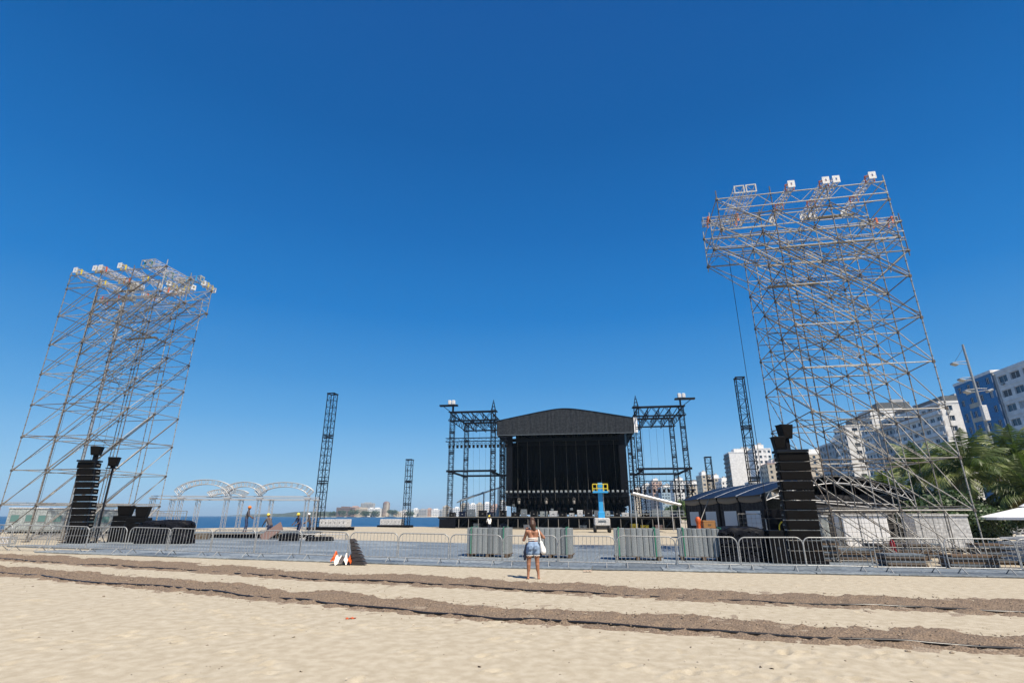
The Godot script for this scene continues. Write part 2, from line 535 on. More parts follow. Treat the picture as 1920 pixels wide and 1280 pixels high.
func dug_strip(pts: Array, back: float, front: float, sd: int, label: String) -> void:
	# a low bank of moist dug sand along a line of points (x, depth), with a hose half buried along its front
	var line := []
	for i in pts.size() - 1:
		var a := Vector2(pts[i][0], pts[i][1])
		var c := Vector2(pts[i + 1][0], pts[i + 1][1])
		var steps := maxi(1, int(a.distance_to(c) / 0.055))
		for k in steps:
			line.append(a.lerp(c, float(k) / steps))
	var nz := FastNoiseLite.new()
	nz.seed = sd; nz.frequency = 1.6; nz.fractal_octaves = 4
	var lump := FastNoiseLite.new()
	lump.seed = sd + 5; lump.frequency = 3.1; lump.fractal_octaves = 3
	var b := MB.new()
	var ny := 34
	b.grid(line.size() - 1, ny, func(i: int, j: int): return strip_point(line[i], float(j) / ny, back, front, nz, lump), Vector3.UP)
	structure("dug_sand_strip", b.done(), M.dug_sand)
	b = MB.new()
	var nb := FastNoiseLite.new()
	nb.seed = sd + 60; nb.frequency = 1.9; nb.fractal_octaves = 5
	b.grid((line.size() - 1) / 2, 30, func(i: int, j: int):
		var q := strip_point(line[i * 2], -0.18 + 1.36 * j / 30.0, back, front, nb, lump)
		return Vector3(q.x, fine_height(q.x, -q.z) - 0.026 + 0.05 * nb.get_noise_2d(q.x, q.z) + 0.03 * sin(PI * j / 30.0), q.z), Vector3.UP)
	structure("dug_sand_spill", b.done(), M.spilled_sand)
	# loose clods thrown out beside the bank
	var rs := RandomNumberGenerator.new()
	rs.seed = sd + 40
	var cm := MB.new()
	cm.lathe(Vector3.ZERO, [[0.02, -0.4], [0.42, -0.25], [0.5, 0.05], [0.3, 0.36], [0.02, 0.45]], 6)
	var mm := MultiMesh.new()
	mm.transform_format = MultiMesh.TRANSFORM_3D
	mm.mesh = cm.done()
	mm.instance_count = 1700
	for k in mm.instance_count:
		var p: Vector2 = line[rs.randi() % line.size()]
		var off := rs.randfn(0.4 * back, 0.33 * (back + front))
		var sz := rs.randf_range(0.010, 0.034) * (1.0 if rs.randf() < 0.93 else 1.7)
		var x := p.x + off * 0.2
		var d := p.y + off
		var inside := off > -front * 0.8 and off < back * 0.9
		var y := fine_height(x, d) + (0.045 + sz * 0.2 if inside else sz * 0.15)
		mm.set_instance_transform(k, Transform3D(Basis(Vector3.UP, rs.randf() * TAU) * Basis.from_scale(Vector3(sz * rs.randf_range(0.8, 1.5), sz * 0.7, sz)), Vector3(x, y, -d)))
	var cl := MultiMeshInstance3D.new()
	cl.multimesh = mm
	cl.material_override = M.spilled_sand
	cl.name = numbered("sand_clods")
	add_child(cl)
	cl.set_meta("kind", "stuff")
	tag(cl, "loose moist sand clods along the %s strip" % ("nearer" if sd == 3 else "farther"), "sand clods")
	var slow := FastNoiseLite.new()
	slow.seed = sd + 11; slow.frequency = 0.22; slow.fractal_octaves = 2
	var run := []
	for k in range(0, line.size(), 3):
		var w := slow.get_noise_1d(k * 0.055)
		var f := front / (front + back) * (0.95 + 0.5 * slow.get_noise_1d(k * 0.055 + 70.0))
		var q := strip_point(line[k], f, back, front, nz, lump)
		run.append(Vector3(q.x, q.y + 0.004 + 0.06 * minf(0.15, w + 0.24), q.z))
	# evened out so that it lies like a stiff tube
	for pass_ in 4:
		for k in range(1, run.size() - 1):
			run[k] = run[k] * 0.5 + (run[k - 1] + run[k + 1]) * 0.25
	b = MB.new()
	b.path(run, 0.021, 8)
	var o := part(self, numbered("water_hose"), b.done(), M.hose)
	tag(o, label, "hose", "hoses laid along the dug sand")


# ---------------------------------------------------------------- scaffold towers
func girder(parent: Node, a: Vector3, b: Vector3, h: float, m: Material) -> void:
	var up := Vector3.UP * h
	var mb := MB.new()
	mb.tube(a, b, 0.026, 0.026, 6)
	mb.tube(a + up, b + up, 0.026, 0.026, 6)
	var g := part(parent, "lattice_girder", mb.done(), m)
	mb = MB.new()
	var steps := int(a.distance_to(b) / 0.62)
	for i in steps:
		var p := a.lerp(b, float(i) / steps)
		var q := a.lerp(b, float(i + 1) / steps)
		if i % 2 == 0:
			mb.tube(p, q + up, 0.017, 0.017, 5, false)
		else:
			mb.tube(p + up, q, 0.017, 0.017, 5, false)
	stuffpart(g, "lacing", mb.done(), m)

func scaffold_tower(at: Vector3, mirrored: bool, label: String) -> Node3D:
	var t := thing("scaffold_tower", label, "scaffold", at, TURN, "twin scaffold towers")
	var f := func(u, y, v): return Vector3(5.1 - u if mirrored else u, y, -v)
	var du := 2.55
	var dv := 2.03
	var rs := RandomNumberGenerator.new()
	rs.seed = 5 if mirrored else 6
	var tone := func():
		var r := rs.randf()
		return M.steel if r < 0.45 else (M.steel_dull if r < 0.82 else M.steel_rust)
	var low: float = -at.y + base_height(at.x, 30.0) - 0.02
	var joints := MB.new()
	for i in 3:
		for j in 4:
			rod(t, "upright", f.call(i * du, low, j * dv), f.call(i * du, 17.15 + rs.randf() * 0.3, j * dv), 0.026, tone.call())
			slab(t, "base_plate", f.call(i * du, low + 0.02, j * dv), Vector3(0.3, 0.04, 0.3), M.coupler)
			for k in 34:
				joints.tube(f.call(i * du, 0.5 * k + 0.24, j * dv), f.call(i * du, 0.5 * k + 0.262, j * dv), 0.046, 0.046, 6)
			for k in range(1, 9):
				joints.box(f.call(i * du, 2.0 * k, j * dv), Vector3(0.095, 0.12, 0.095))
	for k in range(1, 9):
		var y := 2.0 * k
		for j in 4:
			for i in 2:
				rod(t, "ledger", f.call(i * du, y, j * dv), f.call((i + 1) * du, y, j * dv), 0.0245, tone.call())
				rod(t, "diagonal_brace", f.call(i * du, y, j * dv + 0.05), f.call((i + 1) * du, y - 2.0, j * dv + 0.05), 0.0245, tone.call())
		for i in 3:
			for j in 3:
				rod(t, "transom", f.call(i * du, y + 0.06, j * dv), f.call(i * du, y + 0.06, (j + 1) * dv), 0.0245, tone.call())
				if i != 1 or k % 3 == 0:
					var up := true
					rod(t, "side_brace", f.call(i * du + 0.05, y - (2.0 if up else 0.0), j * dv), f.call(i * du + 0.05, y - (0.0 if up else 2.0), (j + 1) * dv), 0.022, tone.call())
		if k % 2 == 1:
			rod(t, "plan_brace", f.call(0, y + 0.1, 0), f.call(2 * du, y + 0.1, 3 * dv), 0.022, tone.call())
			rod(t, "plan_brace", f.call(2 * du, y + 0.14, 0), f.call(0, y + 0.14, 3 * dv), 0.022, tone.call())
	# half levels and doubled braces inside
	for y in [9.0, 11.0, 13.0, 15.0]:
		for j in [1, 2, 3]:
			rod(t, "ledger", f.call(0, y, j * dv), f.call(2 * du, y, j * dv), 0.022, tone.call())
		for i in [0, 2]:
			rod(t, "transom", f.call(i * du, y + 0.05, 0), f.call(i * du, y + 0.05, 3 * dv), 0.022, tone.call())
	for y in [11.0, 13.0, 15.0]:
		for j in [0, 1, 2, 3]:
			for i in 2:
				rod(t, "diagonal_brace", f.call(i * du, y + 1.15, j * dv - 0.05), f.call((i + 1) * du, y - 0.85, j * dv - 0.05), 0.022, tone.call())
		for j in 3:
			rod(t, "plan_brace", f.call(0, y + 0.1, j * dv), f.call(2 * du, y + 0.1, (j + 1) * dv), 0.02, tone.call())
	for j in [0, 1, 2]:
		rod(t, "long_brace", f.call(-du, 16.9, j * dv + 0.08), f.call(2 * du, 12.0, j * dv + 0.08), 0.0245, tone.call())
		rod(t, "long_brace", f.call(-du, 15.3, j * dv - 0.08), f.call(du, 12.0, j * dv - 0.08), 0.0245, tone.call())
	for e in [[2.55, 17.2, 3.2], [0.0, 13.2, 2.9]]:
		slab(t, "walk_plank", f.call(e[0] + 1.27, e[1], e[2]), Vector3(2.5, 0.045, 0.28), M.steel_dull)
	for k in 4:
		var cu: float = [0.7, 2.2, 3.4, 4.4][k]
		var cv: float = [1.0, 2.9, 4.6, 1.6][k]
		rod(t, "chain", f.call(cu, 0.4, cv), f.call(cu, 16.9, cv), 0.009, M.coupler)
	# the long braces that cross several bays behind the front
	for k in [0, 2, 4, 6]:
		for j in [1, 2]:
			rod(t, "long_brace", f.call(2 * du, 2.0 * k + 0.1, j * dv + 0.1), f.call(0, 2.0 * k + 4.1, j * dv + 0.1), 0.0245, tone.call())
	# the head: girders across, arms to both sides
	for j in 4:
		var ua: float = -du if j < 3 else 0.0
		var ub: float = 3.0 * du if j >= 2 else 2.0 * du
		for y in [16.35, 15.2]:
			if y > 16.0 or j == 1 or j == 2:
				girder(t, f.call(ua, y, j * dv - 0.06), f.call(ub, y, j * dv - 0.06), 0.62, tone.call())
		rod(t, "ledger", f.call(ua, 17.0, j * dv), f.call(ub, 17.0, j * dv), 0.0245, tone.call())
	for arm in [[-du, 0, 2, 0.0], [3.0 * du, 2, 3, 2.0 * du]]:
		for j in range(arm[1], arm[2] + 1):
			rod(t, "arm_upright", f.call(arm[0], 14.9, j * dv), f.call(arm[0], 17.5, j * dv), 0.027, tone.call())
			for y in [15.2, 16.0]:
				rod(t, "arm_ledger", f.call(arm[0], y, j * dv), f.call(arm[3], y, j * dv), 0.0245, tone.call())
			rod(t, "arm_strut", f.call(arm[0], 15.2, j * dv), f.call(arm[3], 13.1, j * dv), 0.0245, tone.call())
			rod(t, "arm_brace", f.call(arm[0], 17.0, j * dv), f.call(arm[3], 15.2, j * dv), 0.022, tone.call())
			joints.box(f.call(arm[0], 15.2, j * dv), Vector3(0.12, 0.12, 0.12))
			joints.box(f.call(arm[0], 17.0, j * dv), Vector3(0.12, 0.12, 0.12))
		for j in range(arm[1], arm[2]):
			for y in [15.25, 16.05, 17.05]:
				rod(t, "arm_transom", f.call(arm[0], y, j * dv), f.call(arm[0], y, (j + 1) * dv), 0.0245, tone.call())
			rod(t, "arm_brace", f.call(arm[0], 15.25, j * dv), f.call(arm[0], 17.05, (j + 1) * dv), 0.022, tone.call())
	for i in 3:
		for j in 3:
			rod(t, "head_transom", f.call(i * du, 17.1, j * dv), f.call(i * du, 17.1, (j + 1) * dv), 0.0245, tone.call())
			rod(t, "head_brace", f.call(i * du, 16.1, j * dv), f.call(i * du, 17.1, (j + 1) * dv), 0.02, tone.call())
	# ballast girders at the foot
	for j in [0, 3]:
		girder(t, f.call(-0.2, low + 0.14, j * dv + 0.12), f.call(5.3, low + 0.14, j * dv + 0.12), 0.5, M.steel_dull)
	stuffpart(t, "couplers", joints.done(), M.coupler)
	return t

func box_truss(called: String, label: String, group: String, at: Vector3, turn: float, length: float, w: float, h: float, m: Material, plate: Material, strap: Material = null, rim := 0.05) -> Node3D:
	# lies along local -z from its near end at the origin (bottom centre)
	var t := thing(called, label, "truss", at, turn, group)
	var r := 0.022
	for sx in [-0.5, 0.5]:
		for sy in [0.0, 1.0]:
			rod(t, "chord", Vector3(sx * w, sy * h + r, 0), Vector3(sx * w, sy * h + r, -length), r, m)
	var mb := MB.new()
	var steps := maxi(2, int(length / (w * 1.1)))
	for i in steps:
		var z0 := -length * i / steps
		var z1 := -length * (i + 1) / steps
		for sx in [-0.5, 0.5]:
			mb.tube(Vector3(sx * w, r, z0), Vector3(sx * w, h + r, z1), 0.013, 0.013, 5, false)
		for sy in [0.0, 1.0]:
			mb.tube(Vector3(-0.5 * w, sy * h + r, z0), Vector3(0.5 * w, sy * h + r, z1), 0.013, 0.013, 5, false)
			mb.tube(Vector3(-0.5 * w, sy * h + r, z1), Vector3(0.5 * w, sy * h + r, z1), 0.013, 0.013, 5, false)
	stuffpart(t, "lacing", mb.done(), m)
	if plate:
		for z in [0.012, -length - 0.012]:
			mb = MB.new()
			var e := w * 0.5 + 0.03
			var q := rim
			mb.box(Vector3(0, h + r, z), Vector3(2 * e, 2 * q, 0.024))
			mb.box(Vector3(0, r, z), Vector3(2 * e, 2 * q, 0.024))
			mb.box(Vector3(-e + q, h * 0.5 + r, z), Vector3(2 * q, h - 2 * q, 0.024))
			mb.box(Vector3(e - q, h * 0.5 + r, z), Vector3(2 * q, h - 2 * q, 0.024))
			part(t, "end_plate", mb.done(), plate)
	if strap:
		for z in [-0.28, -length * 0.62]:
			mb = MB.new()
			mb.box(Vector3(0, h + 2 * r + 0.012, z), Vector3(w + 0.14, 0.018, 0.09))
			mb.box(Vector3(-w * 0.5 - 0.06, h * 0.5, z), Vector3(0.018, h + 0.08, 0.09))
			mb.box(Vector3(w * 0.5 + 0.06, h * 0.5, z), Vector3(0.018, h + 0.08, 0.09))
			part(t, "ratchet_strap", mb.done(), strap)
	return t

func tower_trusses(tower: Node3D, mirrored: bool, side: String) -> void:
	var b := Basis(Vector3.UP, deg_to_rad(TURN))
	var place := func(u, y, v): return tower.position + b * Vector3(5.1 - u if mirrored else u, y, -v)
	var order := ["first", "second", "third", "fourth"]
	var straps := [M.orange, M.orange, null, M.orange] if not mirrored else [M.yellow, M.yellow, M.orange, M.yellow]
	var us := [0.94, 2.50, 2.96, 4.54]
	if mirrored:
		us.reverse()
	for k in 4:
		box_truss("aluminium_truss", "narrow silver truss with white end frame, %s from the left atop the %s scaffold tower" % [order[k], side], "trusses atop the scaffold towers", place.call(us[k], 17.13, -0.22), TURN, 3.3, 0.26, 0.26, M.alu, M.white_plate, straps[k], 0.062)
	var word := ["outer", "inner"]
	for k in 2:
		box_truss("aluminium_truss", "wide silver truss, %s one of the pair over the arm of the %s scaffold tower" % [word[k], side], "trusses atop the scaffold towers", place.call(-1.45 + 0.56 * k, 17.13, -0.12), TURN, 3.3, 0.44, 0.40, M.alu, M.galv, M.strap_green if mirrored and k == 1 else null, 0.028)
	if mirrored:
		var more := [[0.6, 3.4, 20.0, "behind the left end"], [1.9, 4.3, -35.0, "behind the second truss"], [3.3, 3.2, 55.0, "in the middle"], [4.3, 4.8, -15.0, "near the back corner"], [-0.6, 4.4, 75.0, "at the root of the arm"], [-1.9, 3.9, 10.0, "at the end of the arm"]]
		for e in more:
			box_truss("aluminium_truss", "short silver truss piece stacked atop the left scaffold head %s" % e[3], "trusses atop the scaffold towers", place.call(e[0], 17.46, e[1]), TURN + e[2], 1.3, 0.28, 0.28, M.alu, M.white_plate, M.yellow if e[2] > 0 else M.orange)
	# two that lie crosswise on the arms: along local +-x
	var left_end: Vector3 = place.call(-2.78 if not mirrored else 7.75, 17.13, 2.72 if not mirrored else 4.6)
	box_truss("aluminium_truss", "crosswise silver truss poking out at the left end of the %s scaffold head" % side, "trusses atop the scaffold towers", left_end, TURN - 90.0, 2.9, 0.36, 0.36, M.steel, M.pale_paint, M.orange)
	var right_end: Vector3 = place.call(7.75 if not mirrored else -2.85, 17.13, 4.6 if not mirrored else 2.72)
	box_truss("aluminium_truss", "crosswise silver truss poking out at the right end of the %s scaffold head" % side, "trusses atop the scaffold towers", right_end, TURN + 90.0, 1.7, 0.34, 0.34, M.steel, M.pale_paint, M.lift_blue if mirrored else M.orange)


# ---------------------------------------------------------------- masts and stage trusses
func mast_into(t: Node3D, called: String, at: Vector3, h: float, w: float, m: Material, splices := 3) -> Node3D:
	var o := Node3D.new()
	o.name = called
	t.add_child(o, true)
	o.position = at
	for sx in [-0.5, 0.5]:
		for sz in [-0.5, 0.5]:
			rod(o, "chord", Vector3(sx * w, 0, sz * w), Vector3(sx * w, h, sz * w), 0.045, m)
	lacing_into(o, h, w, m, splices)
	return o

func lacing_into(o: Node3D, h: float, w: float, m: Material, splices: int) -> void:
	var mb := MB.new()
	var steps := int(h / (w * 0.95))
	for i in steps:
		var y0 := h * i / steps
		var y1 := h * (i + 1) / steps
		for s in [-0.5, 0.5]:
			mb.tube(Vector3(-0.5 * w, y1, s * w), Vector3(0.5 * w, y1, s * w), 0.026, 0.026, 5, false)
			mb.tube(Vector3(s * w, y1, -0.5 * w), Vector3(s * w, y1, 0.5 * w), 0.026, 0.026, 5, false)
			if i % 2 == 0:
				mb.tube(Vector3(-0.5 * w, y0, s * w), Vector3(0.5 * w, y1, s * w), 0.02, 0.02, 5, false)
				mb.tube(Vector3(s * w, y0, -0.5 * w), Vector3(s * w, y1, 0.5 * w), 0.02, 0.02, 5, false)
			else:
				mb.tube(Vector3(0.5 * w, y0, s * w), Vector3(-0.5 * w, y1, s * w), 0.02, 0.02, 5, false)
				mb.tube(Vector3(s * w, y0, 0.5 * w), Vector3(s * w, y1, -0.5 * w), 0.02, 0.02, 5, false)
	for k in splices:
		var y := h * (k + 1.0) / (splices + 1.0)
		for dy in [-0.12, 0.12]:
			for s in [-0.5, 0.5]:
				mb.box(Vector3(0, y + dy, s * w), Vector3(w + 0.08, 0.09, 0.07))
				mb.box(Vector3(s * w, y + dy, 0), Vector3(0.07, 0.09, w + 0.08))
	stuffpart(o, "lacing", mb.done(), m)

func lattice_mast(label: String, x: float, d: float, h: float, w: float, block_side: float) -> void:
	var y := base_height(x, d)
	var t := thing("lattice_mast", label, "mast", Vector3(x, y, -d), TURN, "black delay masts on the sand")
	var m: Material = M.black_steel
	for sx in [-0.5, 0.5]:
		for sz in [-0.5, 0.5]:
			rod(t, "chord", Vector3(sx * w, 0.3, sz * w), Vector3(sx * w, h, sz * w), 0.05, m)
	lacing_into(t, h, w, m, 2)
	var top := MB.new()
	for s in [-0.5, 0.5]:
		top.box(Vector3(0, h, s * w), Vector3(w + 0.16, 0.12, 0.1))
		top.box(Vector3(s * w, h - 0.02, 0), Vector3(0.1, 0.12, w - 0.1))
	part(t, "head_frame", top.done(), m)
	var base := MB.new()
	base.box(Vector3(block_side * 1.6, 0.16, 0.7), Vector3(4.9, 0.32, 0.3))
	base.box(Vector3(block_side * 1.6, 0.16, -0.7), Vector3(4.9, 0.32, 0.3))
	base.box(Vector3(0, 0.16, 0), Vector3(0.4, 0.3, 1.09))
	part(t, "base_beam", base.done(), M.black)
	for k in 3:
		var bl := cham(t, "ballast_block", Vector3(block_side * (1.05 + k * 1.08), 0.74, 0.0), Vector3(1.05, 0.82, 1.3), 0.03, M.white_paint)
		for s in [-0.25, 0.25]:
			slab(bl, "lifting_eye", Vector3(s, 0.05, 0.652), Vector3(0.1, 0.1, 0.02), M.rubber)

func wing(stage: Vector3, turn: float, sgn: float, label: String) -> void:
	# an open tower of four masts beside the stage roof
	var t := thing("stage_wing", label, "truss tower", stage, turn, "wings beside the stage")
	var m: Material = M.black_steel
	var xi := sgn * 10.9
	var xo := sgn * 17.4
	for p in [[xi, 0.0], [xo, 0.0], [xi, -10.0], [xo, -10.0]]:
		mast_into(t, "mast", Vector3(p[0], 1.7, p[1]), 15.5, 0.66, m, 4)
	# the beam ring half way up
	for z in [0.0, -10.0]:
		slab(t, "ring_beam", Vector3((xi + xo) * 0.5, 8.2, z + 0.42), Vector3(7.7, 0.3, 0.16), m)
	for x in [xi, xo]:
		slab(t, "ring_beam", Vector3(x + 0.42 * sgn, 8.25, -5.0), Vector3(0.16, 0.3, 10.5), m)
	# the head: trusses round and across
	var head := func(a: Vector3, b: Vector3, h: float):
		var mb := MB.new()
		mb.tube(a, b, 0.07, 0.07, 6)
		mb.tube(a + Vector3.UP * h, b + Vector3.UP * h, 0.10, 0.10, 6)
		var g := part(t, "head_truss", mb.done(), m)
		mb = MB.new()
		var steps := int(a.distance_to(b) / 0.9)
		for i in steps:
			var p := a.lerp(b, float(i) / steps)
			var q := a.lerp(b, float(i + 1) / steps)
			mb.tube(p + Vector3.UP * h * (i % 2), q + Vector3.UP * h * ((i + 1) % 2), 0.045, 0.045, 5, false)
		stuffpart(g, "lacing", mb.done(), m)
	for z in [0.4, -0.4, -9.6, -10.4]:
		head.call(Vector3(xi - sgn * 0.6, 15.9, z), Vector3(xo + sgn * 0.6, 15.9, z), 1.35)
	for k in 5:
		var x := lerpf(xi, xo, k / 4.0)
		head.call(Vector3(x, 15.75, 0.9), Vector3(x, 15.75, -10.9), 1.1)
	# the spire on the inner mast and the hoist arm on the outer one
	var mb2 := MB.new()
	for sx in [-1, 1]:
		for sz in [-1, 1]:
			mb2.tube(Vector3(xi + sx * 0.33, 17.2, sz * 0.33), Vector3(xi, 19.1, 0), 0.06, 0.03, 5)
	for k in 3:
		var s := 0.33 * (1.0 - k * 0.28)
		for q in [-1, 1]:
			mb2.tube(Vector3(xi - s, 17.5 + k * 0.5, q * s), Vector3(xi + s, 17.5 + k * 0.5, q * s), 0.035, 0.035, 5)
			mb2.tube(Vector3(xi + q * s, 17.5 + k * 0.5, -s), Vector3(xi + q * s, 17.5 + k * 0.5, s), 0.035, 0.035, 5)
	part(t, "spire", mb2.done(), m)
	mb2 = MB.new()
	mb2.box(Vector3(xo + sgn * 0.7, 18.35, 0), Vector3(2.9, 0.22, 0.7))
	mb2.box(Vector3(xo, 17.7, 0.3), Vector3(0.14, 1.1, 0.14))
	mb2.box(Vector3(xo, 17.7, -0.3), Vector3(0.14, 1.1, 0.14))
	mb2.tube(Vector3(xo + sgn * 0.3, 17.3, 0), Vector3(xo + sgn * 1.6, 18.25, 0), 0.05, 0.05, 5)
	part(t, "hoist_arm", mb2.done(), m)
	for k in 2:
		cham(t, "hoist_motor", Vector3(xo - sgn * 0.05 + sgn * k * 0.62, 18.83, 0.0), Vector3(0.5, 0.72, 0.5), 0.08, M.white_plate)
	# thin guy cables
	for k in 5:
		var x := lerpf(xi, xo, 0.15 + k * 0.17)
		rod(t, "guy_cable", Vector3(x, 1.8, -4.0 - k), Vector3(x + 0.1, 16.0, -4.5), 0.012, M.rubber)

func stage_light(at: Vector3, turn: float, label: String, group: String, m: Material, proto: Array) -> void:
	if proto.is_empty():
		var t := thing("stage_light", label, "stage light", at, turn, group)
		var mb := MB.new()
		mb.lathe(Vector3(0, -0.95, 0), [[0.01, 0.0], [0.17, 0.0], [0.19, 0.12], [0.15, 0.38], [0.10, 0.5], [0.01, 0.5]], 10)
		part(t, "lamp_head", mb.done(), m)
		mb = MB.new()
		mb.box(Vector3(0, -0.22, 0), Vector3(0.44, 0.06, 0.08))
		mb.box(Vector3(-0.21, -0.45, 0), Vector3(0.04, 0.44, 0.08))
		mb.box(Vector3(0.21, -0.45, 0), Vector3(0.04, 0.44, 0.08))
		mb.tube(Vector3(0, -0.2, 0), Vector3(0, 0.02, 0), 0.03, 0.03, 6)
		part(t, "yoke", mb.done(), m)
		proto.append(t)
	else:
		var c := copy(proto[0], label)
		c.position = at
		c.rotation_degrees.y = turn

func crate(called: String, label: String, category: String, at: Vector3, s: Vector3, turn: float, m: Material, trim: Material, group := "") -> Node3D:
	var t := thing(called, label, category, at, turn, group)
	cham(t, "body", Vector3(0, s.y * 0.40, 0), Vector3(s.x, s.y * 0.78, s.z), 0.02, m)
	cham(t, "lid", Vector3(0, s.y * 0.90, 0), Vector3(s.x, s.y * 0.20, s.z), 0.02, m)
	for sx in [-0.5, 0.5]:
		slab(t, "corner_trim", Vector3(sx * (s.x - 0.03), s.y * 0.4, s.z * 0.5 + 0.004), Vector3(0.05, s.y * 0.76, 0.012), trim)
	slab(t, "handle", Vector3(0, s.y * 0.45, s.z * 0.5 + 0.006), Vector3(minf(0.22, s.x * 0.3), 0.1, 0.014), trim)
	return t

func build_stage() -> void:
	var o := Vector3(7.9, 0.0, -78.0)
	var turn := -8.0
	var b := Basis(Vector3.UP, deg_to_rad(turn))
	var t := thing("concert_stage", "big black concert stage with grey arched roof front and dark drapes", "stage", o, turn)
	# deck
	var deck := slab(t, "deck", Vector3(-1.1, 1.56, -7.2), Vector3(34.8, 0.26, 18.4), M.black)
	deck.set_meta("label", "long dark stage deck")
	slab(t, "deck_edge", Vector3(-1.1, 1.64, 2.03), Vector3(34.8, 0.07, 0.04), M.steel_dull)
	slab(t, "deck_edge", Vector3(-1.1, 0.18, 1.9), Vector3(34.8, 0.06, 0.06), M.steel_dull)
	for k in 25:
		rod(t, "deck_post", Vector3(-18.3 + k * 1.43, 0.0, 1.9), Vector3(-18.3 + k * 1.43, 1.43, 1.9), 0.045, M.steel_dull)
	for k in 12:
		rod(t, "deck_brace", Vector3(-18.3 + k * 2.86, 0.05, 1.85), Vector3(-18.3 + k * 2.86 + 1.43, 1.4, 1.85), 0.03, M.black_steel)
	slab(t, "back_skirt", Vector3(-1.1, 0.72, -1.5), Vector3(34.2, 1.38, 0.05), M.black)
	slab(t, "side_skirt", Vector3(-18.42, 0.72, -6.0), Vector3(0.05, 1.36, 15.0), M.black)
	slab(t, "front_skirt", Vector3(-17.1, 0.72, 1.97), Vector3(2.4, 1.36, 0.03), M.tarp)
	# roof: arched top edge, pleated front skirt
	var top := func(x: float) -> float: return 15.7 + 1.65 * (1.0 - (sqrt(pow(x / 10.2, 2.0) + 0.035) - 0.187) / 0.830)
	var mb := MB.new()
	mb.grid(170, 6, func(i: int, j: int):
		var x := -10.2 + 20.4 * i / 170.0
		var ripple := 0.07 * noise_b.get_noise_1d(x * 0.6) + 0.025 * noise_c.get_noise_1d(x * 0.7)
		return Vector3(x, lerpf(13.45, top.call(x), j / 6.0), 0.35 + ripple), Vector3(0, 0, 1))
	part(t, "roof_skirt", mb.done(), M.skirt)
	mb = MB.new()
	mb.grid(40, 1, func(i: int, j: int):
		var x := -10.25 + 20.5 * i / 40.0
		return Vector3(x, top.call(x) + 0.02, 0.45 - 17.5 * j), Vector3.UP)
	part(t, "roof", mb.done(), M.skirt)
	slab(t, "hem", Vector3(0, 13.44, 0.38), Vector3(20.5, 0.06, 0.14), M.floor_grey_dark)
	slab(t, "roof_side", Vector3(-10.27, 14.6, -8.4), Vector3(0.05, 2.3, 17.4), M.skirt)
	slab(t, "roof_side", Vector3(10.27, 14.6, -8.4), Vector3(0.05, 2.3, 17.4), M.skirt)
	slab(t, "side_flap", Vector3(10.62, 14.6, 0.2), Vector3(0.5, 2.3, 0.3), M.tent_white)
	# side walls and drapes
	for sg in [-1.0, 1.0]:
		slab(t, "side_wall", Vector3(sg * 8.95, 8.3, -6.6), Vector3(0.08, 10.2, 12.0), M.drape)
		slab(t, "wall_return", Vector3(sg * 8.45, 8.35, -0.4), Vector3(0.95, 10.1, 0.08), M.drape)
		mast_into(t, "roof_mast", Vector3(sg * 9.6, 1.7, -0.5), 11.7, 0.6, M.black_steel, 3)
		mast_into(t, "roof_mast", Vector3(sg * 9.6, 1.7, -13.0), 11.7, 0.6, M.black_steel, 3)
	for k in 7:
		mb = MB.new()
		var x0 := -8.9 + k * 17.8 / 7.0
		mb.grid(48, 10, func(i: int, j: int):
			var x := x0 + (17.8 / 7.0 + 0.12) * i / 48.0
			var y := lerpf(2.5, 16.2, j / 10.0)
			var swag := 0.35 * sin(y * 0.9 + k) * (1.0 - j / 10.0)
			return Vector3(x, y, -12.0 - 0.03 * (k % 2) + 0.13 * sin(x * 12.0 + 0.4 * y) + 0.06 * sin(x * 31.0) + swag * 0.4), Vector3(0, 0, 1))
		part(t, "drape", mb.done(), M.drape)
	slab(t, "backdrop", Vector3(0, 9.2, -13.6), Vector3(18.4, 14.4, 0.05), M.drape)
	for k in 3:
		mb = MB.new()
		mb.grid(60, 8, func(i: int, j: int):
			var f := i / 60.0
			var x := lerpf(-8.5 + k * 5.7, -8.5 + (k + 1) * 5.7 - 0.15, f)
			var y := lerpf(12.9, 9.2 - 1.1 * sin(f * PI), j / 8.0)
			return Vector3(x, y, -7.4 + 0.09 * sin(x * 10.0)), Vector3(0, 0, 1))
		part(t, "border_drape", mb.done(), M.drape)
	slab(t, "ceiling_truss", Vector3(0, 13.1, -3.0), Vector3(17.6, 0.5, 0.4), M.black_steel)
	slab(t, "ceiling_truss", Vector3(0, 13.0, -7.0), Vector3(17.6, 0.5, 0.4), M.black_steel)
	for k in 9:
		rod(t, "hanging_rope", Vector3(-7.4 + k * 1.83 + 0.3 * sin(k * 5.0), 4.0, -2.4 - 0.3 * (k % 3)), Vector3(-7.5 + k * 1.83 + 0.3 * sin(k * 5.0), 12.9, -3.0), 0.013, M.steel_dull)
	wing(o, turn, -1.0, "four mast truss wing left of the stage with pointed inner spire")
	wing(o, turn, 1.0, "four mast truss wing right of the stage with pointed inner spire")
	# the lowered lighting truss across the opening
	var p := o + b * Vector3(-9.1, 4.4, 0.6)
	var lt := thing("lighting_truss", "dark lighting truss lowered across the stage opening", "truss", p, turn)
	for y in [0.0, 0.5]:
		for z in [0.0, -0.5]:
			rod(lt, "chord", Vector3(0, y, z), Vector3(18.2, y, z), 0.035, M.black_steel)
	mb = MB.new()
	for k in 36:
		mb.tube(Vector3(k * 0.505, 0.5 * (k % 2), 0), Vector3((k + 1) * 0.505, 0.5 * ((k + 1) % 2), 0), 0.02, 0.02, 5, false)
	stuffpart(lt, "lacing", mb.done(), M.black_steel)
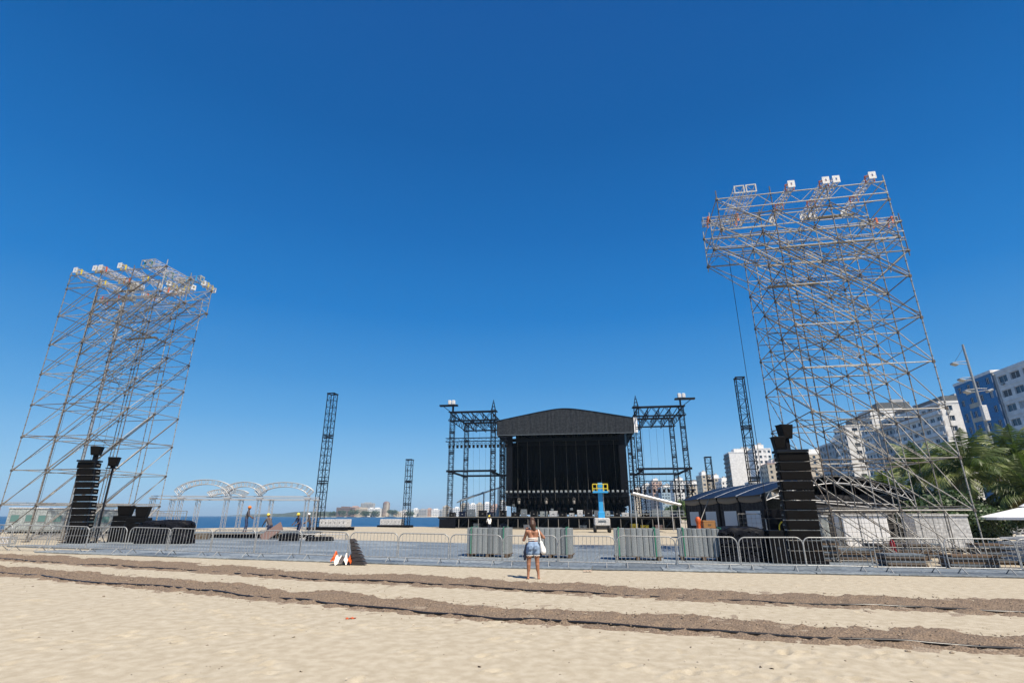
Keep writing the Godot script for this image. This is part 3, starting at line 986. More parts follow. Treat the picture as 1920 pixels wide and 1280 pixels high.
	for x in [0.1, 6.1, 12.1, 18.1]:
		rod(lt, "support_leg", Vector3(x, -2.7, -0.25), Vector3(x, 0.0, -0.25), 0.05, M.black_steel)
	for k in 27:
		var bx := o + b * Vector3(-8.75 + k * 0.672, 4.95, 0.35)
		var fl := thing("floodlight", "small pale floodlight, %s from the left in the row on the lowered stage truss" % NTH[k], "floodlight", bx, turn, "floodlights on the stage truss")
		var hb := MB.new()
		hb.chamfered(Vector3(0, 0.2, 0), Vector3(0.34, 0.3, 0.22), 0.03)
		part(fl, "housing", hb.done(), M.pale_paint)
		slab(fl, "lens", Vector3(0, 0.2, 0.113), Vector3(0.24, 0.2, 0.008), M.floor_grey_light)
		slab(fl, "foot", Vector3(0, 0.025, 0), Vector3(0.3, 0.05, 0.12), M.black_steel)
	var protos := []
	for k in 22:
		stage_light(o + b * Vector3(-8.5 + k * 0.8, 4.37, 0.35), turn, "dark spotlight, %s from the left under the lowered stage truss" % NTH[k], "spotlights under the stage truss", M.steel_dull if k % 5 == 2 else M.speaker, [] if k == 0 or k % 5 == 2 else protos)
		if k == 0:
			protos = [get_child(get_child_count() - 1)]
	# lamp beams on the wings
	p = o + b * Vector3(-18.2, 12.6, 0.75)
	var lb := thing("lamp_beam", "lamp beam on the left wing reaching to the stage roof", "truss", p, turn)
	for q in [[0.0, 0.0], [0.5, 0.0], [0.0, -0.4], [0.5, -0.4]]:
		rod(lb, "chord", Vector3(0, q[0], q[1]), Vector3(9.6, q[0], q[1]), 0.045, M.black_steel)
	mb = MB.new()
	for k in 16:
		mb.tube(Vector3(k * 0.6, 0.5 * (k % 2), 0), Vector3((k + 1) * 0.6, 0.5 * ((k + 1) % 2), 0), 0.025, 0.025, 5, false)
	stuffpart(lb, "lacing", mb.done(), M.black_steel)
	protos = []
	for k in 15:
		stage_light(o + b * Vector3(-17.6 + k * 0.63, 12.56, 0.55), turn, "black spotlight, %s from the left on the left wing's lamp beam" % NTH[k], "spotlights on the left wing", M.black, protos)
	p = o + b * Vector3(8.6, 5.9, 0.75)
	lb = thing("lamp_beam", "lamp beam low on the right wing in front of the buildings", "truss", p, turn)
	for q in [[0.0, 0.0], [0.6, 0.0], [0.0, -0.4], [0.6, -0.4]]:
		rod(lb, "chord", Vector3(0, q[0], q[1]), Vector3(9.8, q[0], q[1]), 0.045, M.black_steel)
	mb = MB.new()
	for k in 16:
		mb.tube(Vector3(k * 0.6, 0.6 * (k % 2), 0), Vector3((k + 1) * 0.6, 0.6 * ((k + 1) % 2), 0), 0.025, 0.025, 5, false)
	stuffpart(lb, "lacing", mb.done(), M.black_steel)
	rod(lb, "support_leg", Vector3(0.2, -4.2, -0.2), Vector3(0.2, 0.0, -0.2), 0.06, M.black_steel)
	protos = []
	for k in 14:
		stage_light(o + b * Vector3(9.2 + k * 0.66, 5.86, 0.55), turn, "black spotlight, %s from the left on the right wing's low lamp beam" % NTH[k], "spotlights on the right wing", M.black, protos)
	# side roof frames behind the wings
	side_roof(o + b * Vector3(-12.6, 1.7, -2.0), turn)
	# gear on the deck and under it
	rng.seed = 77
	var kinds := [["flight_case", "black flight case", M.black, M.steel_dull], ["flight_case", "grey flight case", M.floor_grey_dark, M.galv], ["equipment_box", "pale equipment box", M.pale_paint, M.rubber], ["flight_case", "dark blue flight case", M.tent_blue, M.galv], ["equipment_box", "white equipment box", M.white_paint, M.rubber]]
	var spots := [[-16.6, 0], [-15.2, 3], [-13.9, 1], [-12.2, 0], [-11.0, 3], [-9.3, 0], [-7.4, 0], [-6.1, 1], [-4.6, 0], [-3.3, 2], [-1.9, 4], [-0.6, 0], [0.7, 4], [1.9, 4], [3.1, 0], [4.4, 1], [5.8, 2], [7.1, 0], [8.2, 4], [9.6, 1], [11.0, 0], [12.4, 1], [13.8, 2], [15.0, 3]]
	var places := ["at the far left end of the stage deck", "near the left end of the stage deck", "on the deck under the left wing", "on the deck beneath the left lamp beam", "on the deck beside the left side roof", "on the deck at the left edge of the drapes", "on the deck before the leftmost drape", "on the deck before the second drape", "on the deck left of the stage middle", "on the deck just left of the stage middle", "in the middle of the stage deck", "on the deck behind the stage middle", "on the deck just right of the stage middle", "on the deck left of the blue lift mast", "on the deck behind the blue lift mast", "on the deck right of the blue lift mast", "on the deck before the rightmost drape", "on the deck at the right edge of the drapes", "on the deck at the right roof mast", "on the deck under the right wing", "on the deck below the right lamp beam", "on the deck near the right end", "on the deck second from the right end", "on the deck at the far right end"]
	for k in spots.size():
		var kd: Array = kinds[spots[k][1]]
		var s := Vector3(rng.randf_range(0.7, 1.25), rng.randf_range(0.45, 1.0), 0.7)
		crate(kd[0], "%s %s" % [kd[1], places[k]], "case", o + b * Vector3(spots[k][0], 1.69, rng.randf_range(-0.6, 1.2)), s, turn + rng.randf_range(-8, 8), kd[2], kd[3], "gear on the stage deck")
	var dk := RandomNumberGenerator.new()
	dk.seed = 404
	for k in 18:
		var x := -8.2 + k * 0.98
		var hh := dk.randf_range(0.5, 1.5)
		var st := thing("light_stand", "dark backline rack, %s from the left in the row behind the stage cases" % NTH[k], "rack", o + b * Vector3(x, 1.69, -2.6 + dk.randf_range(-0.5, 0.5)), turn + dk.randf_range(-20, 20), "racks at the back of the stage deck")
		slab(st, "base", Vector3(0, 0.05, 0), Vector3(0.5, 0.1, 0.5), M.black)
		rod(st, "pole", Vector3(0, 0.1, 0), Vector3(0, hh, 0), 0.035, M.black_steel)
		cham(st, "head", Vector3(0, hh + 0.15, 0), Vector3(0.42, 0.34, 0.3), 0.04, M.black if k % 3 else M.floor_grey_dark)
	var low := [[-13.0, 2, "under the stage deck below the left wing"], [-9.0, 3, "under the deck behind the worker"], [-5.6, 4, "under the deck left of the woman's head"], [2.2, 2, "under the deck left of the lift"], [9.3, 5, "yellow, under the deck right of the lift"], [10.7, 5, "small yellow, under the deck near the tent"], [12.6, 6, "under the deck at the right end"]]
	kinds.append(["equipment_box", "yellow tool box", M.yellow, M.rubber])
	kinds.append(["equipment_box", "red tool box", M.wall_pink, M.rubber])
	for e in low:
		var kd: Array = kinds[e[1]]
		crate(kd[0], "%s %s" % [kd[1], e[2]], "case", o + b * Vector3(e[0], 0.0, 0.9), Vector3(rng.randf_range(0.8, 1.3), rng.randf_range(0.5, 0.8), 0.7), turn, kd[2], kd[3], "gear under the stage")
	# loose railing lying on the right half of the deck
	var rl := thing("stage_rail", "long grey guard rail along the right half of the stage deck", "rail", o + b * Vector3(8.8, 1.69, 1.8), turn)
	for y in [0.35, 0.75]:
		rod(rl, "rail", Vector3(0, y, 0), Vector3(7.2, y, 0), 0.04, M.floor_grey_light)
	for k in 9:
		rod(rl, "post", Vector3(k * 0.9, 0, 0), Vector3(k * 0.9, 0.78, 0), 0.035, M.floor_grey_light)

func side_roof(at: Vector3, turn: float) -> void:
	var t := thing("side_roof_frame", "small half built sloping roof frame left of the stage", "roof frame", at, turn)
	for x in [-3.6, 0.0, 2.2]:
		rod(t, "post", Vector3(x, 0, 0), Vector3(x, 2.3 + (x + 3.6) * 0.32, 0), 0.09, M.white_paint if x > 2 else M.floor_grey_dark)
	for k in 5:
		rod(t, "rafter", Vector3(-4.2, 2.0 + 0.14 * k, -0.8 * k), Vector3(2.6, 4.2 + 0.10 * k, -0.8 * k), 0.06, M.floor_grey_light)
	for k in 5:
		var x := -4.0 + k * 1.6
		rod(t, "purlin", Vector3(x, 2.06 + (x + 4.2) * 0.32, 0.2), Vector3(x, 2.65 + (x + 4.2) * 0.31, -3.4), 0.05, M.floor_grey)


# ---------------------------------------------------------------- sound
func line_array(label: String, at: Vector3, turn: float, count: int, cab_h: float, bow: float, w: float) -> void:
	var t := thing("speaker_stack", label, "speaker stack", at, turn, "line array stacks on the sand")
	cham(t, "base_board", Vector3(0, 0.06, -0.35), Vector3(w + 0.15, 0.12, 1.0), 0.02, M.black)
	var mb := MB.new()
	# cabinet: trapezoid in plan, wide front, and wedge in section
	var hw := w * 0.5
	var h := cab_h - 0.02
	var f := [Vector3(-hw, 0, 0), Vector3(hw, 0, 0), Vector3(hw * 0.93, 0.03, -0.55), Vector3(-hw * 0.93, 0.03, -0.55)]
	var g := [Vector3(-hw, h, 0), Vector3(hw, h, 0), Vector3(hw * 0.93, h - 0.03, -0.55), Vector3(-hw * 0.93, h - 0.03, -0.55)]
	mb.quad(f[0], f[1], g[1], g[0], Vector3(0, 0, 1))
	mb.quad(f[1], f[2], g[2], g[1], Vector3(1, 0, 0))
	mb.quad(f[2], f[3], g[3], g[2], Vector3(0, 0, -1))
	mb.quad(f[3], f[0], g[0], g[3], Vector3(-1, 0, 0))
	mb.quad(g[0], g[1], g[2], g[3], Vector3.UP)
	mb.quad(f[0], f[1], f[2], f[3], Vector3.DOWN)
	var cab := mb.done()
	mb = MB.new()
	mb.chamfered(Vector3(0, h * 0.5, 0.012), Vector3(w * 0.93, h * 0.86, 0.03), 0.01)
	var grille := mb.done()
	var rim := MB.new()
	rim.box(Vector3(0, h - 0.006, 0.006), Vector3(w * 1.005, 0.011, 0.026))
	var rim_m := rim.done()
	for k in count:
		var lean := -bow * pow(float(k) / count, 1.4)
		var c := part(t, "cabinet", cab, M.speaker, Transform3D(Basis.IDENTITY, Vector3(0, 0.12 + k * cab_h, -lean)))
		part(c, "grille", grille, M.speaker_grille)
		part(c, "rim", rim_m, M.steel_dull)
		for sx in [-1.0, 1.0]:
			slab(c, "rigging_bar", Vector3(sx * hw * 0.985, h * 0.5, -0.08), Vector3(0.03, h * 0.92, 0.07), M.black_steel)
			slab(c, "side_handle", Vector3(sx * hw * 0.97, h * 0.5, -0.33), Vector3(0.03, 0.05, 0.2), M.steel_dull)
	slab(t, "top_frame", Vector3(0, 0.16 + count * cab_h, -0.3 + bow), Vector3(w * 0.98, 0.09, 0.7), M.black_steel)

func wedge_speaker(label: String, at: Vector3, turn: float, s: Vector3, stand: float) -> void:
	# small cabinet, narrower at the foot, on a short neck
	var t := thing("fill_speaker", label, "speaker", at, turn, "small speakers beside the stacks")
	var mb := MB.new()
	var a := []
	var b := []
	for q in [[-0.34, 0.42], [0.34, 0.42], [0.30, -0.42], [-0.30, -0.42]]:
		a.append(Vector3(q[0] * s.x, stand, q[1] * s.z))
	for q in [[-0.5, 0.5], [0.5, 0.5], [0.42, -0.5], [-0.42, -0.5]]:
		b.append(Vector3(q[0] * s.x, stand + s.y, q[1] * s.z))
	for k in 4:
		var j := (k + 1) % 4
		mb.quad(a[k], a[j], b[j], b[k], (a[k] + a[j]) * 0.5 - Vector3(0, stand, 0))
	mb.quad(a[0], a[1], a[2], a[3], Vector3.DOWN)
	mb.quad(b[0], b[1], b[2], b[3], Vector3.UP)
	part(t, "cabinet", mb.done(), M.speaker)
	mb = MB.new()
	var n0 := Vector3(0, 0, 0.012)
	mb.quad(a[0].lerp(b[0], 0.12) * Vector3(0.9, 1, 1) + n0, a[1].lerp(b[1], 0.12) * Vector3(0.9, 1, 1) + n0, a[1].lerp(b[1], 0.9) * Vector3(0.9, 1, 1) + n0, a[0].lerp(b[0], 0.9) * Vector3(0.9, 1, 1) + n0, Vector3(0, 0, 1))
	part(t, "grille", mb.done(), M.speaker_grille)
	slab(t, "top_rim", Vector3(0, stand + s.y + 0.008, 0), Vector3(s.x * 0.98, 0.016, s.z * 0.98), M.rubber)
	if stand > 0.0:
		slab(t, "neck", Vector3(0, stand * 0.5, 0), Vector3(s.x * 0.34, stand, s.z * 0.4), M.black)

func tarp_pile(called: String, label: String, at: Vector3, turn: float, s: Vector3, sd: int) -> void:
	var t := thing(called, label, "covered gear", at, turn)
	var nz := FastNoiseLite.new()
	nz.seed = sd; nz.frequency = 1.1; nz.fractal_octaves = 4
	var mb := MB.new()
	var nu := 64
	var nv := 26
	mb.grid(nu, nv, func(i: int, j: int):
		var a := TAU * i / nu
		var f := float(j) / nv
		var sq := 1.0 / pow(pow(absf(cos(a)), 5.0) + pow(absf(sin(a)), 5.0), 0.2)
		var prof := 1.0 if f < 0.55 else pow(maxf(0.0, 1.0 - pow((f - 0.55) / 0.45, 2.4)), 0.5)
		var y := s.y * (f / 0.55 * 0.80) if f < 0.55 else s.y * (0.80 + 0.2 * sin((f - 0.55) / 0.45 * PI * 0.5))
		var fold := 0.05 * sin(a * 11.0 + 2.0 * nz.get_noise_1d(a * 2.0)) * (1.0 - f)
		var dir := Vector3(cos(a) * s.x * 0.5, 0, sin(a) * s.z * 0.5) * sq * prof * (1.0 + 0.1 * (1.0 - f) + fold)
		var q := Vector3(0, y, 0) + dir
		var w := nz.get_noise_3d(cos(a) * 1.4, f * 2.4, sin(a) * 1.4)
		return Vector3(q.x * (1.0 + 0.08 * w), maxf(0.0, y * (1.0 + 0.11 * w * f)), q.z * (1.0 + 0.08 * w)), Vector3.UP)
	part(t, "tarpaulin", mb.done(), M.tarp)
	mb = MB.new()
	mb.path([Vector3(-s.x * 0.5, s.y * 0.45, s.z * 0.57), Vector3(0, s.y * 0.42, s.z * 0.60), Vector3(s.x * 0.5, s.y * 0.46, s.z * 0.57)], 0.014, 6)
	part(t, "lashing_rope", mb.done(), M.rubber)


# ---------------------------------------------------------------- fence, floor panels, stacks
func crowd_barrier() -> Node3D:
	var w := 2.03
	var t := thing("crowd_barrier", "", "barrier", Vector3.ZERO, TURN, "galvanised barriers in the front fence")
	var hw := w * 0.5
	var r := 0.22
	var pts := [Vector3(-hw, 0.2, 0)]
	for k in 7:
		var a := PI - PI * 0.5 * k / 6.0
		pts.append(Vector3(-hw + r + cos(a) * r, 1.08 - r + sin(a) * r, 0))
	for k in 7:
		var a := PI * 0.5 - PI * 0.5 * k / 6.0
		pts.append(Vector3(hw - r + cos(a) * r, 1.08 - r + sin(a) * r, 0))
	pts.append(Vector3(hw, 0.2, 0))
	var mb := MB.new()
	mb.path(pts, 0.0205, 8)
	part(t, "frame", mb.done(), M.galv)
	rod(t, "bottom_rail", Vector3(-hw, 0.2, 0), Vector3(hw, 0.2, 0), 0.0195, M.galv)
	for k in 13:
		var x := -hw + w * (k + 1) / 14.0
		var yt := 1.08
		var e := hw - absf(x)
		if e < r:
			yt = 1.08 - r + sqrt(r * r - (r - e) * (r - e))
		rod(t, "bar", Vector3(x, 0.2, 0), Vector3(x, yt, 0), 0.0085, M.galv)
	for sx in [-0.68, 0.68]:
		mb = MB.new()
		mb.path([Vector3(sx, 0.012, 0.30), Vector3(sx, 0.03, 0.24), Vector3(sx, 0.2, 0.02), Vector3(sx, 0.2, -0.02), Vector3(sx, 0.03, -0.24), Vector3(sx, 0.012, -0.30)], 0.017, 6)
		part(t, "foot", mb.done(), M.galv)
	return t

func build_fence() -> void:
	var proto := crowd_barrier()
	var where := ["at the far right edge of the photo", "before the barrier pile, second from the right", "before the white cabins, third from the right", "before the scaffold foot, fourth from the right", "right of the black speaker stack, before the scaffold corner", "before the black speaker stack, tarp behind it", "before the rightmost stack of grey panels", "left of the rightmost panel stack", "before the stack of grey panels left of the tent", "between the two middle panel stacks", "right of the woman with the white bag", "behind the woman with the white bag", "before the leftmost panel stack", "left of the leftmost panel stack", "before the bare grey floor right of the orange pile", "behind the orange and white pile", "left of the orange and white pile", "before the bare grey floor, right of the arches", "before the three arches", "before the worker in the orange helmet", "before the long black tarp at left", "before the pair of black speakers at left", "before the left black speaker stack", "before the left scaffold foot", "before the pale cabins at far left", "at the far left edge of the photo"]
	var step := 2.085
	var u := 17.6
	rng.seed = 31
	for k in where.size():
		var o := proto if k == 0 else copy(proto)
		o.set_meta("label", "galvanised crowd barrier %s" % where[k])
		var p := site(u, 20.27 + rng.randf_range(-0.07, 0.07))
		p.y = base_height(p.x, -p.z) + 0.012
		o.position = p
		o.rotation_degrees = Vector3(rng.randf_range(-2.0, 2.0), TURN + rng.randf_range(-3.4, 3.4), rng.randf_range(-1.0, 1.0) + rad_to_deg(atan(-0.0132 if p.x < 0 else 0.0)))
		u -= step
	# the nested pile at the right edge
	for k in 9:
		var o := copy(proto, "silver barrier lying in the pile at the right edge, %s" % ["lowest", "second from the ground", "third from the ground", "fourth from the ground", "middle one", "fourth from the top", "third from the top", "second from the top", "topmost"][k])
		o.set_meta("group", "barriers piled at the right edge")
		var p := site(14.45 + 0.05 * sin(k * 4.0), 21.9)
		o.position = p + Vector3(0.0, 0.31 + k * 0.085, 0)
		o.rotation_degrees = Vector3(-90.0 + (4.0 if k % 2 == 0 else 1.0), TURN + (38.0 if k % 2 == 0 else 30.0), 0)

func build_floor() -> void:
	var root := Node3D.new()
	root.name = "temporary_floor"
	add_child(root)
	root.set_meta("kind", "structure")
	var mb := MB.new()
	mb.chamfered(Vector3.ZERO, Vector3(2.38, 0.05, 1.18), 0.012)
	var m := mb.done()
	rng.seed = 55
	for row in 13:
		for col in 20:
			var u := -28.6 + col * 2.4 + (1.2 if row % 2 else 0.0)
			var v := 20.25 + row * 1.2
			if u > 8.6 and row > 1:
				continue
			if u < -24.0 and row < 2:
				continue
			var p := site(u, v)
			p.y = base_height(p.x, -p.z) + 0.032 + rng.randf_range(-0.004, 0.004)
			var r := rng.randf()
			var mm: Material = M.floor_grey if r < 0.6 else (M.floor_grey_light if r < 0.82 else M.floor_grey_dark)
			var bs := Basis(Vector3.UP, deg_to_rad(TURN + rng.randf_range(-0.3, 0.3))) * Basis(Vector3(0, 0, 1), atan(-0.0132) if p.x < 0 else 0.0) * Basis(Vector3(1, 0, 0), deg_to_rad(rng.randf_range(-0.25, 0.25)))
			part(root, "floor_panel", m, mm, Transform3D(bs, p))

func panel_stack(label: String, x: float, d: float, turn: float, n: int) -> void:
	var t := thing("panel_stack", label, "panel stack", Vector3(x, 0.06, -d), turn, "pallets of grey floor panels")
	for k in 3:
		slab(t, "pallet_block", Vector3(-0.85 + k * 0.85, 0.06, 0), Vector3(0.14, 0.12, 1.0), M.wood)
	for k in 4:
		slab(t, "pallet_board", Vector3(0, 0.135, -0.42 + k * 0.28), Vector3(1.98, 0.03, 0.14), M.wood)
	var w := 1.92 / n
	var mb := MB.new()
	# a bundle of upright ribbed panels with a rounded front
	mb.grid(10, 1, func(i: int, j: int):
		var f := i / 10.0
		return Vector3((f - 0.5) * w * 0.90, 0.15 + 1.06 * j, 0.48 + 0.014 * sin(f * PI)), Vector3(0, 0, 1))
	mb.quad(Vector3(-w * 0.45, 0.15, 0.48), Vector3(-w * 0.45, 1.21, 0.48), Vector3(-w * 0.45, 1.21, -0.5), Vector3(-w * 0.45, 0.15, -0.5), Vector3(-1, 0, 0))
	mb.quad(Vector3(w * 0.45, 0.15, 0.48), Vector3(w * 0.45, 1.21, 0.48), Vector3(w * 0.45, 1.21, -0.5), Vector3(w * 0.45, 0.15, -0.5), Vector3(1, 0, 0))
	mb.quad(Vector3(-w * 0.45, 1.21, 0.48), Vector3(w * 0.45, 1.21, 0.48), Vector3(w * 0.45, 1.21, -0.5), Vector3(-w * 0.45, 1.21, -0.5), Vector3.UP)
	mb.quad(Vector3(-w * 0.45, 0.15, -0.5), Vector3(w * 0.45, 0.15, -0.5), Vector3(w * 0.45, 1.21, -0.5), Vector3(-w * 0.45, 1.21, -0.5), Vector3(0, 0, -1))
	mb.quad(Vector3(-w * 0.45, 0.15, 0.48), Vector3(w * 0.45, 0.15, 0.48), Vector3(w * 0.45, 0.15, -0.5), Vector3(-w * 0.45, 0.15, -0.5), Vector3.DOWN)
	var m := mb.done()
	for k in n:
		var h := rng.randf_range(0.0, 0.02)
		part(t, "panel", m, M.panel_grey if rng.randf() < 0.75 else M.panel_grey_dark, Transform3D(Basis.from_scale(Vector3(1, 1.0 + h, 1)), Vector3(-0.96 + w * (k + 0.5), -0.15 * h, rng.randf_range(-0.03, 0.03))))
	for sx in [-0.74, 0.74]:
		var s := MB.new()
		s.box(Vector3(sx, 0.7, 0.56), Vector3(0.045, 1.12, 0.006))
		s.box(Vector3(sx, 1.262, 0.02), Vector3(0.045, 0.006, 1.09))
		s.box(Vector3(sx, 0.7, -0.56), Vector3(0.045, 1.12, 0.006))
		part(t, "strap", s.done(), M.strap_green)


# ---------------------------------------------------------------- tents, cabins, lift, small things
func build_marquee() -> void:
	var t := thing("marquee", "dark marquee with curved navy roof, grey walls and clear windows", "tent", Vector3(16.2, 0, -34.5), 3.0)
	var w := 10.0
	var l := 13.5
	var arch := func(f: float) -> float: return 3.22 + 1.12 * (1.0 - pow(absf(2.0 * f - 1.0), 1.7))
	# roof in five panels with white seams
	for k in 4:
		var z0 := 0.25 - (l + 0.4) * k / 4.0
		var z1 := 0.25 - (l + 0.4) * (k + 1) / 4.0
		var mb := MB.new()
		mb.grid(24, 3, func(i: int, j: int):
			var f := -0.03 + 1.06 * i / 24.0
			return Vector3(f * w, arch.call(f) - 0.04 * sin(j / 3.0 * PI), lerpf(z0 - 0.03, z1 + 0.03, j / 3.0)), Vector3.UP)
		part(t, "roof_panel", mb.done(), M.tent_blue)
		if k > 0:
			mb = MB.new()
			mb.grid(24, 1, func(i: int, j: int):
				var f := -0.03 + 1.06 * i / 24.0
				return Vector3(f * w, arch.call(f) + 0.012, z0 + 0.06 - 0.12 * j), Vector3.UP)
			part(t, "roof_seam", mb.done(), M.tent_white)
	# sagging valance under the eave, posts, walls with windows
	for k in 4:
		var za := -l * k / 4.0
		var zb := -l * (k + 1) / 4.0
		rod(t, "wall_post", Vector3(0, 0, za), Vector3(0, 3.2, za), 0.09, M.black)
		var mb := MB.new()
		mb.grid(12, 4, func(i: int, j: int):
			var f := i / 12.0
			return Vector3(-0.06 - 0.10 * sin(j / 4.0 * PI), lerpf(3.16, 2.72 - 0.1 * sin(f * PI), j / 4.0), lerpf(za - 0.12, zb + 0.12, f)), Vector3(-1, 0, 0))
		part(t, "valance", mb.done(), M.tent_lining)
		mb = MB.new()
		var zc := (za + zb) * 0.5
		var hz := absf(zb - za) * 0.5 - 0.05
		var wz := 0.98
		var rip := func(y: float, z: float) -> Vector3: return Vector3(0.03 * sin(z * 9.0 + sin(z * 4.0)), y, z)
		for q in [[0.05, 1.02, -hz, hz], [2.12, 2.9, -hz, hz], [1.02, 2.12, -hz, -wz], [1.02, 2.12, wz, hz]]:
			var nn := int((q[3] - q[2]) / 0.08) + 1
			mb.grid(nn, 2, func(i: int, j: int): return rip.call(lerpf(q[0], q[1], j / 2.0), zc + lerpf(q[2], q[3], float(i) / nn)), Vector3(-1, 0, 0))
		var wl := part(t, "wall_panel", mb.done(), M.tent_grey)
		slab(wl, "window", Vector3(0.0, 1.57, zc), Vector3(0.012, 1.1, 1.96), M.clear_vinyl)
	rod(t, "wall_post", Vector3(0, 0, -l), Vector3(0, 3.2, -l), 0.09, M.black)
	slab(t, "inner_wall", Vector3(3.2, 1.55, -l * 0.5), Vector3(0.08, 3.1, l - 0.4), M.pale_paint)
	slab(t, "far_wall", Vector3(w, 1.6, -l * 0.5), Vector3(0.06, 3.2, l), M.tent_grey)
	slab(t, "back_wall", Vector3(w * 0.5, 1.7, -l), Vector3(w - 0.1, 3.4, 0.06), M.tent_grey)
	slab(t, "gable_wall", Vector3(w * 0.5 + 1.0, 1.55, -0.5), Vector3(w - 2.2, 3.1, 0.06), M.tent_grey)
	# the truss arch in the gable
	for g in [0.0, -0.45]:
		for dy in [0.05, -0.42]:
			var pts := []
			for i in 25:
				var f := i / 24.0
				pts.append(Vector3(f * w, arch.call(f) + dy - 0.1, g + 0.1))
			var mb := MB.new()
			mb.path(pts, 0.03, 6)
			part(t, "arch_chord", mb.done(), M.alu)
	var lm := MB.new()
	for i in 24:
		var f0 := i / 24.0
		var f1 := (i + 1) / 24.0
		lm.tube(Vector3(f0 * w, arch.call(f0) + (-0.05 if i % 2 else -0.52), 0.1), Vector3(f1 * w, arch.call(f1) + (-0.52 if i % 2 else -0.05), 0.1), 0.02, 0.02, 5, false)
	stuffpart(t, "arch_lacing", lm.done(), M.alu)
	for k in 4:
		rod(t, "tie_bar", Vector3(0.4 + 0.3 * k, 2.9, -0.1 - 0.25 * k), Vector3(w - 0.4, 2.1 + 0.35 * k, -0.1 - 0.25 * k), 0.028, M.alu)
	rod(t, "guy_pole", Vector3(-2.0, 0.0, -7.6), Vector3(-0.1, 3.1, -8.2), 0.03, M.steel)
	for x in [0.0, w]:
		rod(t, "gable_post", Vector3(x, 0, 0.1), Vector3(x, 3.2, 0.1), 0.08, M.black)

func cabin(label: String, at: Vector3, turn: float, s: Vector3, m: Material, windows := true) -> void:
	var t := thing("site_cabin", label, "cabin", at, turn, "cabins behind the towers")
	cham(t, "body", Vector3(0, s.y * 0.5 + 0.1, 0), Vector3(s.x, s.y - 0.12, s.z), 0.03, m)
	cham(t, "roof", Vector3(0, s.y + 0.07, 0), Vector3(s.x + 0.1, 0.09, s.z + 0.1), 0.02, M.white_paint)
	slab(t, "skid", Vector3(0, 0.07, s.z * 0.3), Vector3(s.x * 0.9, 0.14, 0.16), M.rubber)
	slab(t, "skid", Vector3(0, 0.07, -s.z * 0.3), Vector3(s.x * 0.9, 0.14, 0.16), M.rubber)
	for k in (2 if windows else 0):
		var wd := slab(t, "window_frame", Vector3(s.x * (-0.24 + 0.48 * k), s.y * 0.62, s.z * 0.5 + 0.012), Vector3(s.x * 0.3, s.y * 0.32, 0.03), M.galv)
		wd.set_meta("label", "framed window in the cabin front")
		slab(t, "window_pane", Vector3(s.x * (-0.24 + 0.48 * k), s.y * 0.62, s.z * 0.5 + 0.03), Vector3(s.x * 0.26, s.y * 0.26, 0.012), M.glass_teal)
	for k in 9:
		slab(t, "rib", Vector3(-s.x * 0.46 + k * s.x * 0.115, s.y * 0.28, s.z * 0.5 + 0.006), Vector3(0.035, s.y * 0.3, 0.02), m)

func wire_panel(label: String, at: Vector3, turn: float, w: float, h: float, pitch: float) -> void:
	var t := thing("wire_fence_panel", label, "fence", at, turn, "wire fence panels on site")
	for sx in [-0.5, 0.5]:
		rod(t, "post", Vector3(sx * w, 0, 0), Vector3(sx * w, h, 0), 0.022, M.steel_dull)
	for y in [0.12, h]:
		rod(t, "rail", Vector3(-w * 0.5, y, 0), Vector3(w * 0.5, y, 0), 0.018, M.steel_dull)
	var mb := MB.new()
	var k := pitch
	while k < w:
		mb.tube(Vector3(-w * 0.5 + k, 0.12, 0), Vector3(-w * 0.5 + k, h, 0), 0.007, 0.007, 4, false)
		k += pitch
	k = 0.12 + pitch
	while k < h:
		mb.tube(Vector3(-w * 0.5, k, 0.01), Vector3(w * 0.5, k, 0.01), 0.007, 0.007, 4, false)
		k += pitch
	stuffpart(t, "wire_mesh", mb.done(), M.steel_dull)
	for sx in [-0.5, 0.5]:
		slab(t, "foot", Vector3(sx * w, 0.05, 0), Vector3(0.2, 0.1, 0.6), M.coupler)

